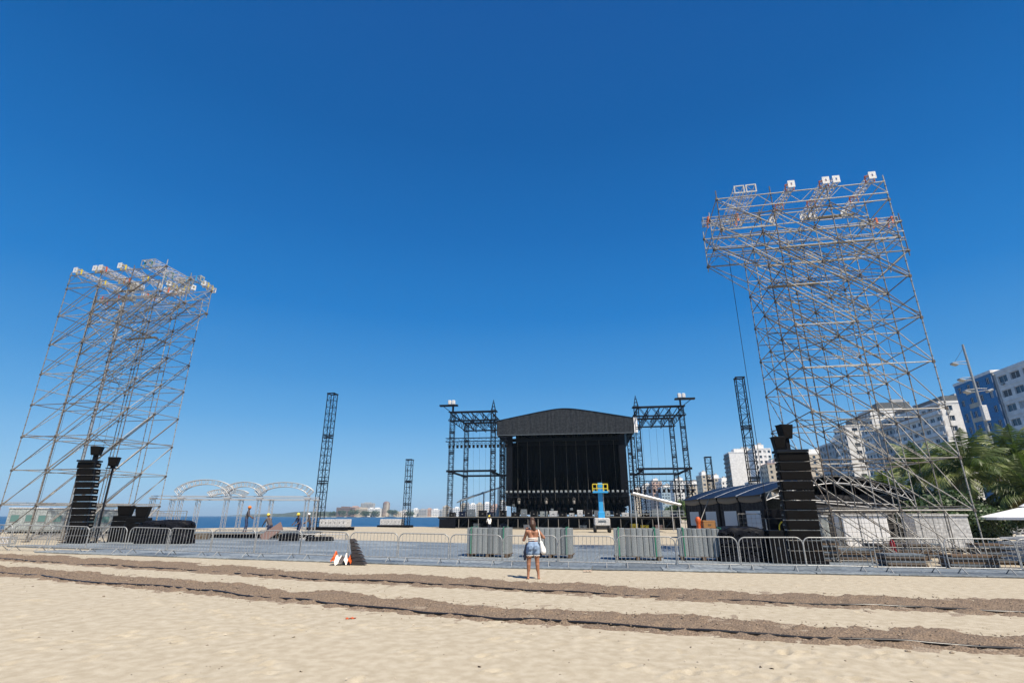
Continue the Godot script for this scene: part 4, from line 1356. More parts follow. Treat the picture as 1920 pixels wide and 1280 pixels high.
func build_lift() -> void:
	var t := thing("mast_lift", "blue mast lift with yellow basket and white chassis before the stage", "lift", Vector3(10.3, 0, -62.5), -6.0)
	var ch := cham(t, "chassis", Vector3(0, 1.15, 0), Vector3(1.7, 0.85, 2.2), 0.08, M.white_paint)
	slab(ch, "vent", Vector3(0, 0.05, 1.108), Vector3(0.9, 0.25, 0.014), M.floor_grey_dark)
	slab(t, "axle_housing", Vector3(0, 0.55, 0), Vector3(1.1, 0.4, 2.0), M.rubber)
	for sx in [-0.8, 0.8]:
		for sz in [-0.85, 0.85]:
			var w := Node3D.new()
			w.name = "wheel"
			t.add_child(w, true)
			w.position = Vector3(sx, 0.42, sz)
			var mb := MB.new()
			mb.lathe(Vector3(0, -0.14, 0), [[0.2, 0.0], [0.38, 0.0], [0.42, 0.06], [0.42, 0.22], [0.38, 0.28], [0.2, 0.28]], 20)
			part(w, "tyre", mb.done(), M.rubber, Transform3D(Basis(Vector3(0, 0, 1), PI * 0.5), Vector3.ZERO))
			mb = MB.new()
			mb.lathe(Vector3(0, -0.13, 0), [[0.01, 0.0], [0.21, 0.0], [0.21, 0.26], [0.01, 0.26]], 16)
			part(w, "rim", mb.done(), M.white_paint, Transform3D(Basis(Vector3(0, 0, 1), PI * 0.5), Vector3.ZERO))
	cham(t, "mast_foot", Vector3(0, 1.9, 0), Vector3(0.75, 0.75, 0.6), 0.06, M.lift_blue)
	cham(t, "mast", Vector3(0, 3.3, 0), Vector3(0.52, 2.9, 0.4), 0.05, M.lift_blue)
	rod(t, "hydraulic_line", Vector3(0.34, 1.9, 0.1), Vector3(0.34, 4.6, 0.1), 0.03, M.white_paint)
	slab(t, "basket_floor", Vector3(0, 4.42, 0.25), Vector3(1.75, 0.2, 0.9), M.lift_blue)
	cham(t, "control_column", Vector3(0, 4.95, 0.3), Vector3(0.55, 1.0, 0.3), 0.04, M.lift_blue)
	for y in [4.8, 5.3]:
		for z in [-0.18, 0.68]:
			rod(t, "basket_rail", Vector3(-0.86, y, z), Vector3(0.86, y, z), 0.032, M.yellow)
		for x in [-0.86, 0.86]:
			rod(t, "basket_rail", Vector3(x, y, -0.18), Vector3(x, y, 0.68), 0.032, M.yellow)
	for x in [-0.86, -0.38, 0.38, 0.86]:
		for z in [-0.18, 0.68]:
			rod(t, "basket_post", Vector3(x, 4.5, z), Vector3(x, 5.32, z), 0.032, M.yellow)

func build_arches() -> void:
	# aluminium roof frame with three truss arches, on a low dark platform
	var at := Vector3(-22.6, base_height(-22.0, 42.0), -41.6)
	var turn := 7.0
	var t := thing("arch_frame", "silver roof frame with three truss arches on thin posts", "roof frame", at, turn)
	var xs := [-4.85, -2.85, 0.5, 2.9, 6.5]
	var bh := 2.78
	for x in xs:
		for z in [0.0, -3.0]:
			mast_small(t, Vector3(x, 0.0, z), bh)
	for z in [0.0, -3.0]:
		for dy in [0.0, 0.22]:
			rod(t, "beam_chord", Vector3(xs[0] - 0.2, bh - 0.05 + dy, z), Vector3(xs[-1] + 0.2, bh - 0.05 + dy, z), 0.03, M.alu_dull)
	for x in xs:
		rod(t, "cross_beam", Vector3(x, bh, 0), Vector3(x, bh, -3.0), 0.035, M.alu_dull)
	var spans := [[-3.03, 0.62, 1.15, 0.0], [0.38, 2.95, 1.0, 0.0], [2.83, 6.55, 1.0, 0.0], [-1.9, 0.6, 0.6, -3.0]]
	for s in spans:
		var o := Node3D.new()
		o.name = "arch"
		t.add_child(o, true)
		var p := func(f, off, z): 
			var a: float = lerpf(PI * 0.93, PI * 0.07, f)
			var cx: float = (s[0] + s[1]) * 0.5
			var rx: float = (s[1] - s[0]) * 0.5 + off
			return Vector3(cx + cos(a) / cos(PI * 0.07) * rx, bh + 0.2 + (sin(a) - sin(PI * 0.07)) / (1.0 - sin(PI * 0.07)) * (s[2] - 0.3) + off, s[3] + z)
		for off in [0.0, 0.34]:
			for z in [0.17, -0.17]:
				var pts := []
				for i in 25:
					pts.append(p.call(i / 24.0, off, z))
				var mb := MB.new()
				mb.path(pts, 0.032, 6)
				part(o, "arch_chord", mb.done(), M.alu_dull)
		var mb2 := MB.new()
		for i in 13:
			var f := i / 12.0
			for z in [0.17, -0.17]:
				mb2.tube(p.call(f, 0.0, z), p.call(f, 0.34, z), 0.028, 0.028, 5, false)
			if i < 12:
				mb2.tube(p.call(f, 0.0, 0.17), p.call((i + 1) / 12.0, 0.34, 0.17), 0.014, 0.014, 5, false)
			if i % 2 == 0:
				mb2.tube(p.call(f, 0.34, 0.17), p.call(f, 0.34, -0.17), 0.016, 0.016, 5, false)
		stuffpart(o, "arch_lacing", mb2.done(), M.alu_dull)
	var pf := thing("platform", "low dark platform under the arches", "platform", at + Vector3(2.4, 0, 1.9), turn)
	for k in 5:
		slab(pf, "platform_board", Vector3(-5.0 + k * 2.45, 0.36, 0), Vector3(2.4, 0.08, 2.4), M.floor_grey if k % 2 else M.floor_grey_dark)
	for k in 6:
		for z in [-1.0, 1.0]:
			rod(pf, "platform_leg", Vector3(-6.1 + k * 2.4, 0, z), Vector3(-6.1 + k * 2.4, 0.33, z), 0.04, M.coupler)
	slab(pf, "platform_skirt", Vector3(-0.1, 0.16, 1.0), Vector3(12.0, 0.26, 0.03), M.black)

func mast_small(t: Node3D, at: Vector3, h: float) -> void:
	var mb := MB.new()
	for sx in [-0.13, 0.13]:
		for sz in [-0.13, 0.13]:
			mb.tube(at + Vector3(sx, 0.02, sz), at + Vector3(sx, h, sz), 0.022, 0.022, 6)
	for k in 10:
		var y := 0.1 + k * h / 10.5
		mb.tube(at + Vector3(-0.13, y, 0.13), at + Vector3(0.13, y + h / 10.5, 0.13), 0.011, 0.011, 4, false)
		mb.tube(at + Vector3(0.13, y, -0.13), at + Vector3(0.13, y + h / 10.5, 0.13), 0.011, 0.011, 4, false)
	mb.box(at + Vector3(0, 0.01, 0), Vector3(0.5, 0.02, 0.5))
	mb.box(at + Vector3(0, h, 0), Vector3(0.42, 0.12, 0.42))
	part(t, "post", mb.done(), M.alu_dull)

func build_orange_pile() -> void:
	var p := Vector3(-6.05, base_height(-6.0, 21.0), -20.6)
	var t := thing("folded_banner", "orange and white printed sheet crumpled on the sand", "banner", p + Vector3(-0.27, 0, 0), 12.0)
	var nz := FastNoiseLite.new()
	nz.seed = 3; nz.frequency = 2.0
	for k in 5:
		var mb := MB.new()
		var x0 := -0.36 + k * 0.145
		mb.grid(10, 12, func(i: int, j: int):
			var x: float = x0 + 0.148 * i / 10.0
			var f := j / 12.0
			var ridge: float = 0.36 * (1.0 - pow(absf(f - 0.45) / 0.55, 2.0)) * (0.75 + 0.55 * nz.get_noise_1d(x * 3.0 + 5.0) + (0.3 if x < -0.2 else 0.0))
			return Vector3(x + 0.12 * f, maxf(0.01, ridge + 0.16 * nz.get_noise_2d(x * 2.6, f * 1.6)), 0.34 - 0.75 * f), Vector3(0, 1, 0.4))
		part(t, "sheet_strip", mb.done(), [M.orange, M.white_cloth, M.grey_cloth, M.white_cloth, M.orange][k])
	var q := thing("folded_mat", "dark ridged mat propped up beside the orange and white sheet", "mat", p + Vector3(0.34, 0, 0.02), -8.0)
	for k in 7:
		# folds that step down to the right, each a slab of the mat
		var f0 := k / 7.0
		var f1 := (k + 1) / 7.0
		var y1 := lerpf(0.90, 0.0, f0)
		var y0 := lerpf(0.90, 0.0, f1)
		var xl0 := lerpf(-0.32, -0.12, f1)
		var xl1 := lerpf(-0.32, -0.12, f0)
		var xr0 := lerpf(-0.26, 0.30, f1) + 0.05
		var xr1 := lerpf(-0.26, 0.30, f0)
		var mb := MB.new()
		var zf := 0.16 - 0.02 * (k % 2)
		var zb := -0.18
		mb.quad(Vector3(xl0, y0, zf), Vector3(xr0, y0 + 0.03, zf - 0.05), Vector3(xr1, y1, zf - 0.03), Vector3(xl1, y1, zf), Vector3(0, 0, 1))
		mb.quad(Vector3(xl0, y0, zb), Vector3(xr0, y0 + 0.03, zb), Vector3(xr1, y1, zb), Vector3(xl1, y1, zb), Vector3(0, 0, -1))
		mb.quad(Vector3(xr0, y0 + 0.03, zf - 0.05), Vector3(xr1, y1, zf - 0.03), Vector3(xr1, y1, zb), Vector3(xr0, y0 + 0.03, zb), Vector3(1, 0.6, 0))
		mb.quad(Vector3(xl0, y0, zf), Vector3(xl1, y1, zf), Vector3(xl1, y1, zb), Vector3(xl0, y0, zb), Vector3(-1, 0, 0))
		mb.quad(Vector3(xl1, y1, zf), Vector3(xr1, y1, zf - 0.03), Vector3(xr1, y1, zb), Vector3(xl1, y1, zb), Vector3.UP)
		mb.quad(Vector3(xl0, y0, zf), Vector3(xr0, y0 + 0.03, zf - 0.05), Vector3(xr0, y0 + 0.03, zb), Vector3(xl0, y0, zb), Vector3.DOWN)
		part(q, "mat_fold", mb.done(), M.mat_cloth)

func build_extras() -> void:
	# cabins and wire fences
	cabin("pale cabin at the far left, seen through the scaffold", Vector3(-40.2, 0.44, -45.5), 8.0, Vector3(2.3, 1.9, 2.2), M.pale_paint)
	cabin("pale cabin beside the left black speaker stack", Vector3(-37.5, 0.44, -45.0), 8.0, Vector3(2.3, 1.85, 2.2), M.pale_paint)
	cabin("pale cabin between the left speaker stack and the small black speakers", Vector3(-33.5, 0.44, -45.0), 8.0, Vector3(2.0, 1.75, 2.2), M.pale_paint)
	cabin("bright white cabin behind the middle of the right scaffold foot", Vector3(19.3, 0, -30.2), -18.0, Vector3(2.1, 1.75, 1.8), M.tent_white, false)
	cabin("greyish white cabin behind the right scaffold foot, next to the palms", Vector3(22.7, 0, -29.3), -18.0, Vector3(2.4, 1.75, 1.8), M.white_paint, false)
	cabin("grey cabin half hidden by the right black speaker stack", Vector3(16.6, 0, -30.9), -18.0, Vector3(2.0, 1.7, 1.8), M.pale_paint, false)
	for k in 4:
		wire_panel("wire fence panel before the white cabins, %s from the left" % ["first", "second", "third", "fourth"][k], site(7.6 + k * 2.5, 31.0), TURN, 2.45, 1.9, 0.22)
	var wl := ["at the far left edge", "before the leftmost pale cabin", "before the second pale cabin", "left of the speaker stack", "right of the speaker stack"]
	for k in 5:
		var p := site(-42.0 + k * 2.5, 34.2)
		wire_panel("wire fence panel behind the left scaffold, %s" % wl[k], Vector3(p.x, 0.43, p.z), TURN, 2.45, 1.7, 0.24)
	# speakers
	line_array("tall black line array stack at the corner of the right scaffold", Vector3(11.35, 0.05, -21.3), -8.0, 11, 0.37, 0.3, 1.2)
	wedge_speaker("black speaker box standing atop the right speaker stack", Vector3(10.95, 4.33, -21.35), -8.0, Vector3(0.5, 0.52, 0.45), 0.0)
	wedge_speaker("tilted black speaker raised behind the top of the right speaker stack", Vector3(11.42, 4.33, -21.6), 10.0, Vector3(0.54, 0.56, 0.45), 0.5)
	line_array("tall black line array stack before the left scaffold", Vector3(-23.95, 0.31, -30.1), -4.0, 12, 0.355, 0.6, 0.98)
	wedge_speaker("black speaker raised on a neck above the left speaker stack", Vector3(-23.75, 4.79, -29.85), 12.0, Vector3(0.56, 0.46, 0.45), 0.28)
	slab_stand("steel shelf arm behind the left speaker stack", Vector3(-23.45, 0.3, -30.95), 4.15)
	wedge_speaker("black speaker hanging right of the left stack's top", Vector3(-23.45, 4.45, -30.95), 16.0, Vector3(0.56, 0.5, 0.45), 0.1)
	crate("subwoofer", "tall black subwoofer left of the pair beside the left tower", "speaker", Vector3(-23.1, 0.30, -32.4), Vector3(0.85, 1.5, 0.9), 6.0, M.speaker, M.black_steel)
	wedge_speaker("black speaker atop the left one of two subwoofers", Vector3(-23.1, 1.80, -32.4), 10.0, Vector3(0.8, 0.55, 0.6), 0.0)
	crate("subwoofer", "tall black subwoofer right of the pair beside the left tower", "speaker", Vector3(-21.95, 0.29, -32.0), Vector3(1.05, 1.4, 0.9), 14.0, M.speaker, M.black_steel)
	wedge_speaker("black speaker atop the right one of two subwoofers", Vector3(-21.8, 1.69, -32.0), 14.0, Vector3(0.74, 0.6, 0.6), 0.0)
	tarp_pile("covered_gear", "long heap of gear under black tarpaulin left of the arches", Vector3(-19.7, 0.26, -31.2), 8.0, Vector3(2.6, 1.28, 1.2), 4)
	tarp_pile("covered_gear", "gear under dark tarpaulin left of the right speaker stack", Vector3(9.4, 0.05, -22.6), -12.0, Vector3(1.75, 1.3, 1.1), 9)
	crate("flight_case", "tall black case before the marquee gable", "case", Vector3(13.2, 0.0, -27.5), Vector3(0.85, 2.1, 0.7), -14.0, M.black, M.steel)
	crate("flight_case", "low black case beside the right speaker stack", "case", Vector3(10.45, 0.05, -21.9), Vector3(0.6, 1.2, 0.8), -8.0, M.speaker, M.black_steel)
	# orange crates and a vest stand by the marquee
	for k in 3:
		crate("wooden_crate", "orange brown wooden crate by the marquee wall, %s of its stack" % ["bottom", "middle", "top"][k], "crate", Vector3(13.1, 0.0 + k * 0.5, -36.5), Vector3(0.85, 0.5, 0.6), 4.0, M.orange_wood, M.wood, "crates by the marquee")
	var tc := thing("traffic_barrel", "tall orange traffic post beside the wooden crates", "traffic post", Vector3(12.45, 0.0, -36.4))
	var mb := MB.new()
	mb.lathe(Vector3.ZERO, [[0.3, 0.0], [0.3, 0.08], [0.2, 0.1], [0.17, 0.9], [0.12, 1.2], [0.15, 1.35], [0.19, 1.55], [0.1, 1.72], [0.01, 1.74]], 16)
	part(tc, "body", mb.done(), M.orange)
	mb = MB.new()
	mb.lathe(Vector3.ZERO, [[0.196, 0.42], [0.188, 0.6]], 16)
	part(tc, "reflective_band", mb.done(), M.white_plate)
	var ex := thing("fire_extinguisher", "red fire extinguisher standing on a block behind the right fence", "extinguisher", Vector3(15.1, 0.32, -21.9))
	mb = MB.new()
	mb.lathe(Vector3.ZERO, [[0.01, 0.0], [0.085, 0.0], [0.09, 0.04], [0.09, 0.46], [0.06, 0.54], [0.03, 0.57], [0.03, 0.62], [0.01, 0.62]], 14)
	part(ex, "cylinder", mb.done(), M.red)
	slab(ex, "valve", Vector3(0, 0.65, 0), Vector3(0.05, 0.06, 0.16), M.rubber)
	crate("equipment_box", "low dark box carrying the red fire extinguisher", "box", Vector3(15.1, 0.0, -21.9), Vector3(0.6, 0.32, 0.4), -11.0, M.wood, M.coupler)
	var dark := ["before the bright white cabin", "left of the red extinguisher", "right of the red extinguisher", "under the middle of the right scaffold", "at the scaffold's right corner", "before the greyish white cabin", "behind the barriers near the right edge", "next to the right speaker stack"]
	var at := [[9.2, 25.0, 1.6, 0.55], [10.4, 23.4, 1.3, 0.5], [12.5, 23.2, 1.5, 0.45], [11.6, 26.4, 2.2, 0.7], [14.6, 25.2, 1.4, 0.8], [13.2, 28.4, 2.0, 0.6], [16.4, 24.2, 2.2, 0.75], [8.1, 24.6, 1.0, 0.95]]
	for k in dark.size():
		var st := thing("plank_stack", "stack of dark scaffold planks %s" % dark[k], "planks", site(at[k][0], at[k][1]), TURN + 4.0 * sin(k * 3.0), "plank stacks behind the right fence")
		var n := int(at[k][3] / 0.075)
		for q in n:
			slab(st, "plank", Vector3(0.05 * sin(q * 2.3 + k), 0.04 + q * 0.075, 0.04 * sin(q * 1.7)), Vector3(at[k][2], 0.062, 0.85), [M.floor_grey_dark, M.wood, M.steel_rust][(q + k) % 3])
	# white parasol, kiosk table
	var pr := thing("parasol", "large white parasol at the right edge before the palms", "parasol", Vector3(29.6, 0.0, -31.0), 10.0)
	rod(pr, "pole", Vector3.ZERO, Vector3(0, 2.3, 0), 0.035, M.white_paint)
	mb = MB.new()
	var nn := 8
	for i in nn:
		var a0 := TAU * i / nn
		var a1 := TAU * (i + 1) / nn
		var p0 := Vector3(cos(a0) * 2.3, 1.72, sin(a0) * 2.3)
		var p1 := Vector3(cos(a1) * 2.3, 1.72, sin(a1) * 2.3)
		mb.tri(Vector3(0, 2.34, 0), p0, p1, Vector3(0, 1, 0) + p0)
		mb.quad(p0, p1, p1 + Vector3(0, -0.14, 0), p0 + Vector3(0, -0.14, 0), p0 + p1)
	part(pr, "canopy", mb.done(), M.tent_white)
	slab(pr, "base", Vector3(0, 0.04, 0), Vector3(0.6, 0.08, 0.6), M.wall_grey)
	mb = MB.new()
	mb.lathe(Vector3.ZERO, [[0.35, 2.31], [0.02, 2.5], [0.005, 2.62]], 8)
	part(pr, "vent_cap", mb.done(), M.tent_white)
	# cable hanging from the right head
	var cb := part(self, numbered("hanging_cable"), unit_tube, M.rubber)
	cb.transform = Transform3D(Basis(Vector3(0.014, 0, 0), Vector3(0, 15.2, 0), Vector3(0, 0, 0.014)), Vector3(11.75, 0.02, -24.9))
	tag(cb, "thin black cable hanging straight down from the right scaffold arm", "cable")
	# coil of yellow cable by the marquee
	var cc := thing("cable_coil", "yellow cable coil hung on the dark case before the marquee", "cable", Vector3(13.5, 1.2, -27.08), -14.0)
	mb = MB.new()
	for k in 3:
		var pts := []
		for i in 21:
			var a := TAU * i / 20.0
			pts.append(Vector3(cos(a) * (0.22 + 0.02 * k), sin(a) * (0.3 + 0.02 * k), 0.02 + 0.03 * k))
		mb.path(pts, 0.018, 6)
	part(cc, "loops", mb.done(), M.yellow)
	# white railing and scaffold parts waiting at the right
	var rk := thing("railing", "low white railing before the white parasol", "railing", site(22.2, 28.0), TURN)
	for y in [0.55, 0.95]:
		rod(rk, "rail", Vector3(-5.0, y, 0), Vector3(5.0, y, 0), 0.035, M.galv)
	for k in 11:
		rod(rk, "post", Vector3(-5.0 + k, 0, 0), Vector3(-5.0 + k, 0.97, 0), 0.03, M.galv)
	var cn := thing("canopy", "sloping white canopy roof between the stage's right wing and the marquee", "canopy", Vector3(14.3, 0, -63.0), -4.0)
	mb = MB.new()
	mb.grid(14, 6, func(i: int, j: int): return Vector3(5.2 * i / 14.0, 4.35 - 1.25 * i / 14.0 + 0.05 * sin(i * 0.9), -4.0 * j / 6.0 + 0.1), Vector3.UP)
	part(cn, "sheet", mb.done(), M.tent_white)
	mb = MB.new()
	mb.tube(Vector3(-0.1, 4.3, 0.2), Vector3(5.3, 3.0, 0.2), 0.17, 0.15, 10)
	part(cn, "front_roll", mb.done(), M.alu)
	for q in [[0.1, 0.0, 4.2], [2.6, 0.0, 3.6], [5.1, 0.0, 3.0], [0.1, -3.8, 4.2], [5.1, -3.8, 3.0]]:
		rod(cn, "post", Vector3(q[0], 0, q[1]), Vector3(q[0], q[2], q[1]), 0.05, M.alu)
	# odd truss pieces on the ground left and middle
	var spots := [[-33.5, 31.0, 2.4, 20.0, "lying under the left scaffold"], [-29.0, 28.2, 2.2, -80.0, "lying behind the leftmost barriers"], [-26.5, 29.2, 2.0, 70.0, "lying left of the speaker stack"], [-15.5, 38.6, 2.2, -75.0, "lying right of the dark platform"], [-13.6, 39.5, 1.8, -100.0, "lying below the worker in dark blue"]]
	for s in spots:
		box_truss("ground_truss", "silver truss piece %s" % s[4], "truss pieces on the ground", Vector3(s[0], base_height(s[0], s[1]) + 0.03, -s[1]), s[3], s[2], 0.3, 0.3, M.alu, M.galv)
	tarp_pile("covered_gear", "small dark tarpaulin heap at the right end of the platform", Vector3(-14.6, 0.2, -36.0), 0.0, Vector3(1.1, 0.5, 0.7), 13)
	tarp_pile("covered_gear", "flat dark heap left of the yellow helmet workers", Vector3(-12.8, 0.18, -36.6), 20.0, Vector3(1.6, 0.3, 0.7), 15)
	crate("equipment_box", "sand coloured box at the left end of the platform", "box", Vector3(-20.6, 0.28, -36.6), Vector3(0.75, 0.42, 0.5), 5.0, M.tent_lining, M.wood)
	var pl := thing("leaning_panel", "brown panel leaned up before the stooping worker", "panel", Vector3(-16.5, 0.22, -37.6), 8.0)
	slab(pl, "board", Vector3(0, 0.5, 0), Vector3(1.5, 0.05, 0.75), M.wall_brown, Basis(Vector3(0, 0, 1), 0.62) * Basis(Vector3(1, 0, 0), 0.9))
	rod(pl, "prop", Vector3(0.45, 0, 0.1), Vector3(0.4, 0.8, 0), 0.025, M.wood)
	# low lamp post
	build_lamp()

func slab_stand(label: String, at: Vector3, h: float) -> void:
	var t := thing("speaker_stand", label, "stand", at)
	rod(t, "pole", Vector3.ZERO, Vector3(0, h, 0), 0.045, M.black_steel)
	slab(t, "shelf", Vector3(0, h - 0.02, 0), Vector3(0.5, 0.04, 0.5), M.black_steel)
	for a in 3:
		rod(t, "leg", Vector3(0, 0.9, 0), Vector3(cos(a * TAU / 3) * 0.6, 0.02, sin(a * TAU / 3) * 0.6), 0.025, M.black_steel)

func build_lamp() -> void:
	var t := thing("street_lamp", "tall grey beachfront lamp post with side arms before the blue building", "street lamp", Vector3(41.6, 0.15, -45.0), -10.0)
	var mb := MB.new()
	mb.tube(Vector3.ZERO, Vector3(0, 16.6, 0), 0.17, 0.09, 12)
	part(t, "pole", mb.done(), M.galv)
	for e in [[15.0, -1.0, 1.15], [13.5, -1.0, 0.95], [12.4, -1.0, 0.8], [12.45, 1.0, 0.8]]:
		mb = MB.new()
		mb.tube(Vector3(0, e[0], 0), Vector3(e[1] * e[2], e[0] - 0.06, 0.15), 0.035, 0.03, 6)
		mb.tube(Vector3(0, e[0] - 0.3, 0), Vector3(e[1] * e[2], e[0] - 0.2, 0.15), 0.03, 0.025, 6)
		part(t, "arm", mb.done(), M.galv)
		var h := MB.new()
		h.chamfered(Vector3(e[1] * (e[2] + 0.1), e[0] - 0.28, 0.2), Vector3(0.5, 0.2, 0.45), 0.05, Basis(Vector3(0, 0, 1), 0.35 * e[1]))
		part(t, "lamp_head", h.done(), M.galv)
	rod(t, "stay_wire", Vector3(0, 16.3, 0), Vector3(-1.1, 15.0, 0.15), 0.012, M.rubber)
	cham(t, "control_box", Vector3(0.02, 10.2, 0.25), Vector3(0.42, 1.35, 0.3), 0.03, M.white_plate)


# ---------------------------------------------------------------- buildings
func building(called: String, label: String, at: Vector3, turn: float, s: Vector3, opt: Dictionary) -> Node3D:
	# local: front-left-bottom corner at the origin, +x right, -z back. Faces with windows: front (+z) and side (-x)
	var t := thing(called, label, "building", at, turn, "apartment blocks along the beach")
	var floors: int = opt.get("floors", 11)
	var fh: float = s.y / floors
	var mb := MB.new()
	var inset := 0.3
	mb.box(Vector3(s.x * 0.5, s.y * 0.5, -s.z * 0.5), Vector3(s.x - 2 * inset, s.y - 0.02, s.z - 2 * inset))
	part(t, "core", mb.done(), opt.get("core", M.wall_grey))
	var faces := [["front", opt.get("front_cols", 4), opt.get("front_mat", opt.wall)], ["side", opt.get("side_cols", 8), opt.get("side_mat", opt.wall)]]
	var budget: int = opt.get("budget", 150)
	for fc in faces:
		var cols: int = fc[1]
		var wide: float = s.x if fc[0] == "front" else s.z
		var frame: Transform3D
		if fc[0] == "front":
			frame = Transform3D(Basis.IDENTITY, Vector3.ZERO)
		else:
			frame = Transform3D(Basis(Vector3(0, 0, 1), Vector3.UP, Vector3(-1, 0, 0)), Vector3(0, 0, -s.z))
		var wb := MB.new()
		var cw: float = wide / maxi(cols, 1)
		var wf: float = opt.get(fc[0] + "_open", 0.5)
		var hf: float = opt.get("open_h", 0.5)
		if cols == 0:
			wb.box(Vector3(wide * 0.5, s.y * 0.5, -inset * 0.5), Vector3(wide, s.y, inset))
		else:
			for k in floors:
				var y0 := k * fh
				# spandrel below and band above the opening
				var lo := fh * (1.0 - hf) * 0.6
				var hi := lo + fh * hf
				wb.box(Vector3(wide * 0.5, y0 + lo * 0.5, -inset * 0.5), Vector3(wide, lo, inset))
				wb.box(Vector3(wide * 0.5, y0 + (hi + fh) * 0.5, -inset * 0.5), Vector3(wide, fh - hi, inset))
				for c in cols + 1:
					var xa: float = maxf(0.0, c * cw - cw * (1.0 - wf) * 0.5)
					var xb: float = minf(wide, c * cw + cw * (1.0 - wf) * 0.5)
					wb.box(Vector3((xa + xb) * 0.5, y0 + (lo + hi) * 0.5, -inset * 0.5 - 0.003), Vector3(xb - xa, hi - lo, inset - 0.006))
		var wall := part(t, fc[0] + "_wall", wb.done(), fc[2], frame)
		if cols > 0:
			var ww: float = cw * wf
			var wh := fh * hf
			var pane := MB.new()
			pane.box(Vector3(0, 0, -inset + 0.03), Vector3(ww - 0.02, wh - 0.02, 0.04))
			var pm := pane.done()
			var fr := MB.new()
			for x in [-0.5, 0.0, 0.5]:
				fr.box(Vector3(x * (ww - 0.12), 0, -inset + 0.08), Vector3(0.09, wh - 0.03, 0.06))
			fr.box(Vector3(0, wh * 0.5 - 0.06, -inset + 0.085), Vector3(ww - 0.03, 0.09, 0.05))
			var frm := fr.done()
			var placed := 0
			for k in floors:
				var kk := floors - 1 - k
				for c in cols:
					if placed >= budget:
						continue
					placed += 1
					var pp := Vector3((c + 0.5) * cw, kk * fh + fh * (1.0 - hf) * 0.6 + wh * 0.5, 0)
					var lit := rng.randf()
					var w := part(wall, "window", pm, M.glass_dark if lit < 0.62 else (M.roof_dark if lit < 0.86 else M.wall_grey), Transform3D(Basis.IDENTITY, pp))
					if opt.get("frames", false):
						part(w, "window_frame", frm, M.white_plate)
						if rng.randf() < 0.16:
							slab(w, "air_conditioner", Vector3(ww * rng.randf_range(-0.3, 0.3), -wh * 0.5 - 0.32, 0.22), Vector3(0.8, 0.5, 0.42), M.pale_paint)
			if opt.get(fc[0] + "_slabs", false):
				for k in floors:
					var y := k * fh + fh * 0.02
					var sb := slab(wall, "balcony_slab", Vector3(wide * 0.5, y + 0.5, 0.62), Vector3(wide - 0.4, 1.0, 0.1), opt.get("rail", M.wall_white))
					slab(wall, "balcony_floor", Vector3(wide * 0.5, y, 0.3), Vector3(wide - 0.3, 0.18, 0.58), opt.get("rail", M.wall_white))
			if opt.get("band_fc", "") == fc[0]:
				for k in floors:
					slab(wall, "string_course", Vector3(wide * 0.5, k * fh + 0.14, 0.05), Vector3(wide - 0.02, 0.22, 0.1), M.wall_white)
	slab(t, "parapet", Vector3(s.x * 0.5, s.y + 0.35, -s.z * 0.5), Vector3(s.x + 0.25, 0.7, s.z + 0.25), opt.get("cap", M.wall_white))
	if opt.get("penthouse", true):
		var ph := slab(t, "roof_house", Vector3(s.x * 0.45, s.y + 2.1, -s.z * 0.5), Vector3(s.x * 0.5, 2.8, s.z * 0.55), opt.get("roof_mat", M.wall_white))
		ph.set_meta("label", "set back rooftop storey")
		slab(t, "water_tank", Vector3(s.x * 0.55, s.y + 4.2, -s.z * 0.45), Vector3(s.x * 0.2, 1.4, s.z * 0.15), M.wall_grey)
	return t

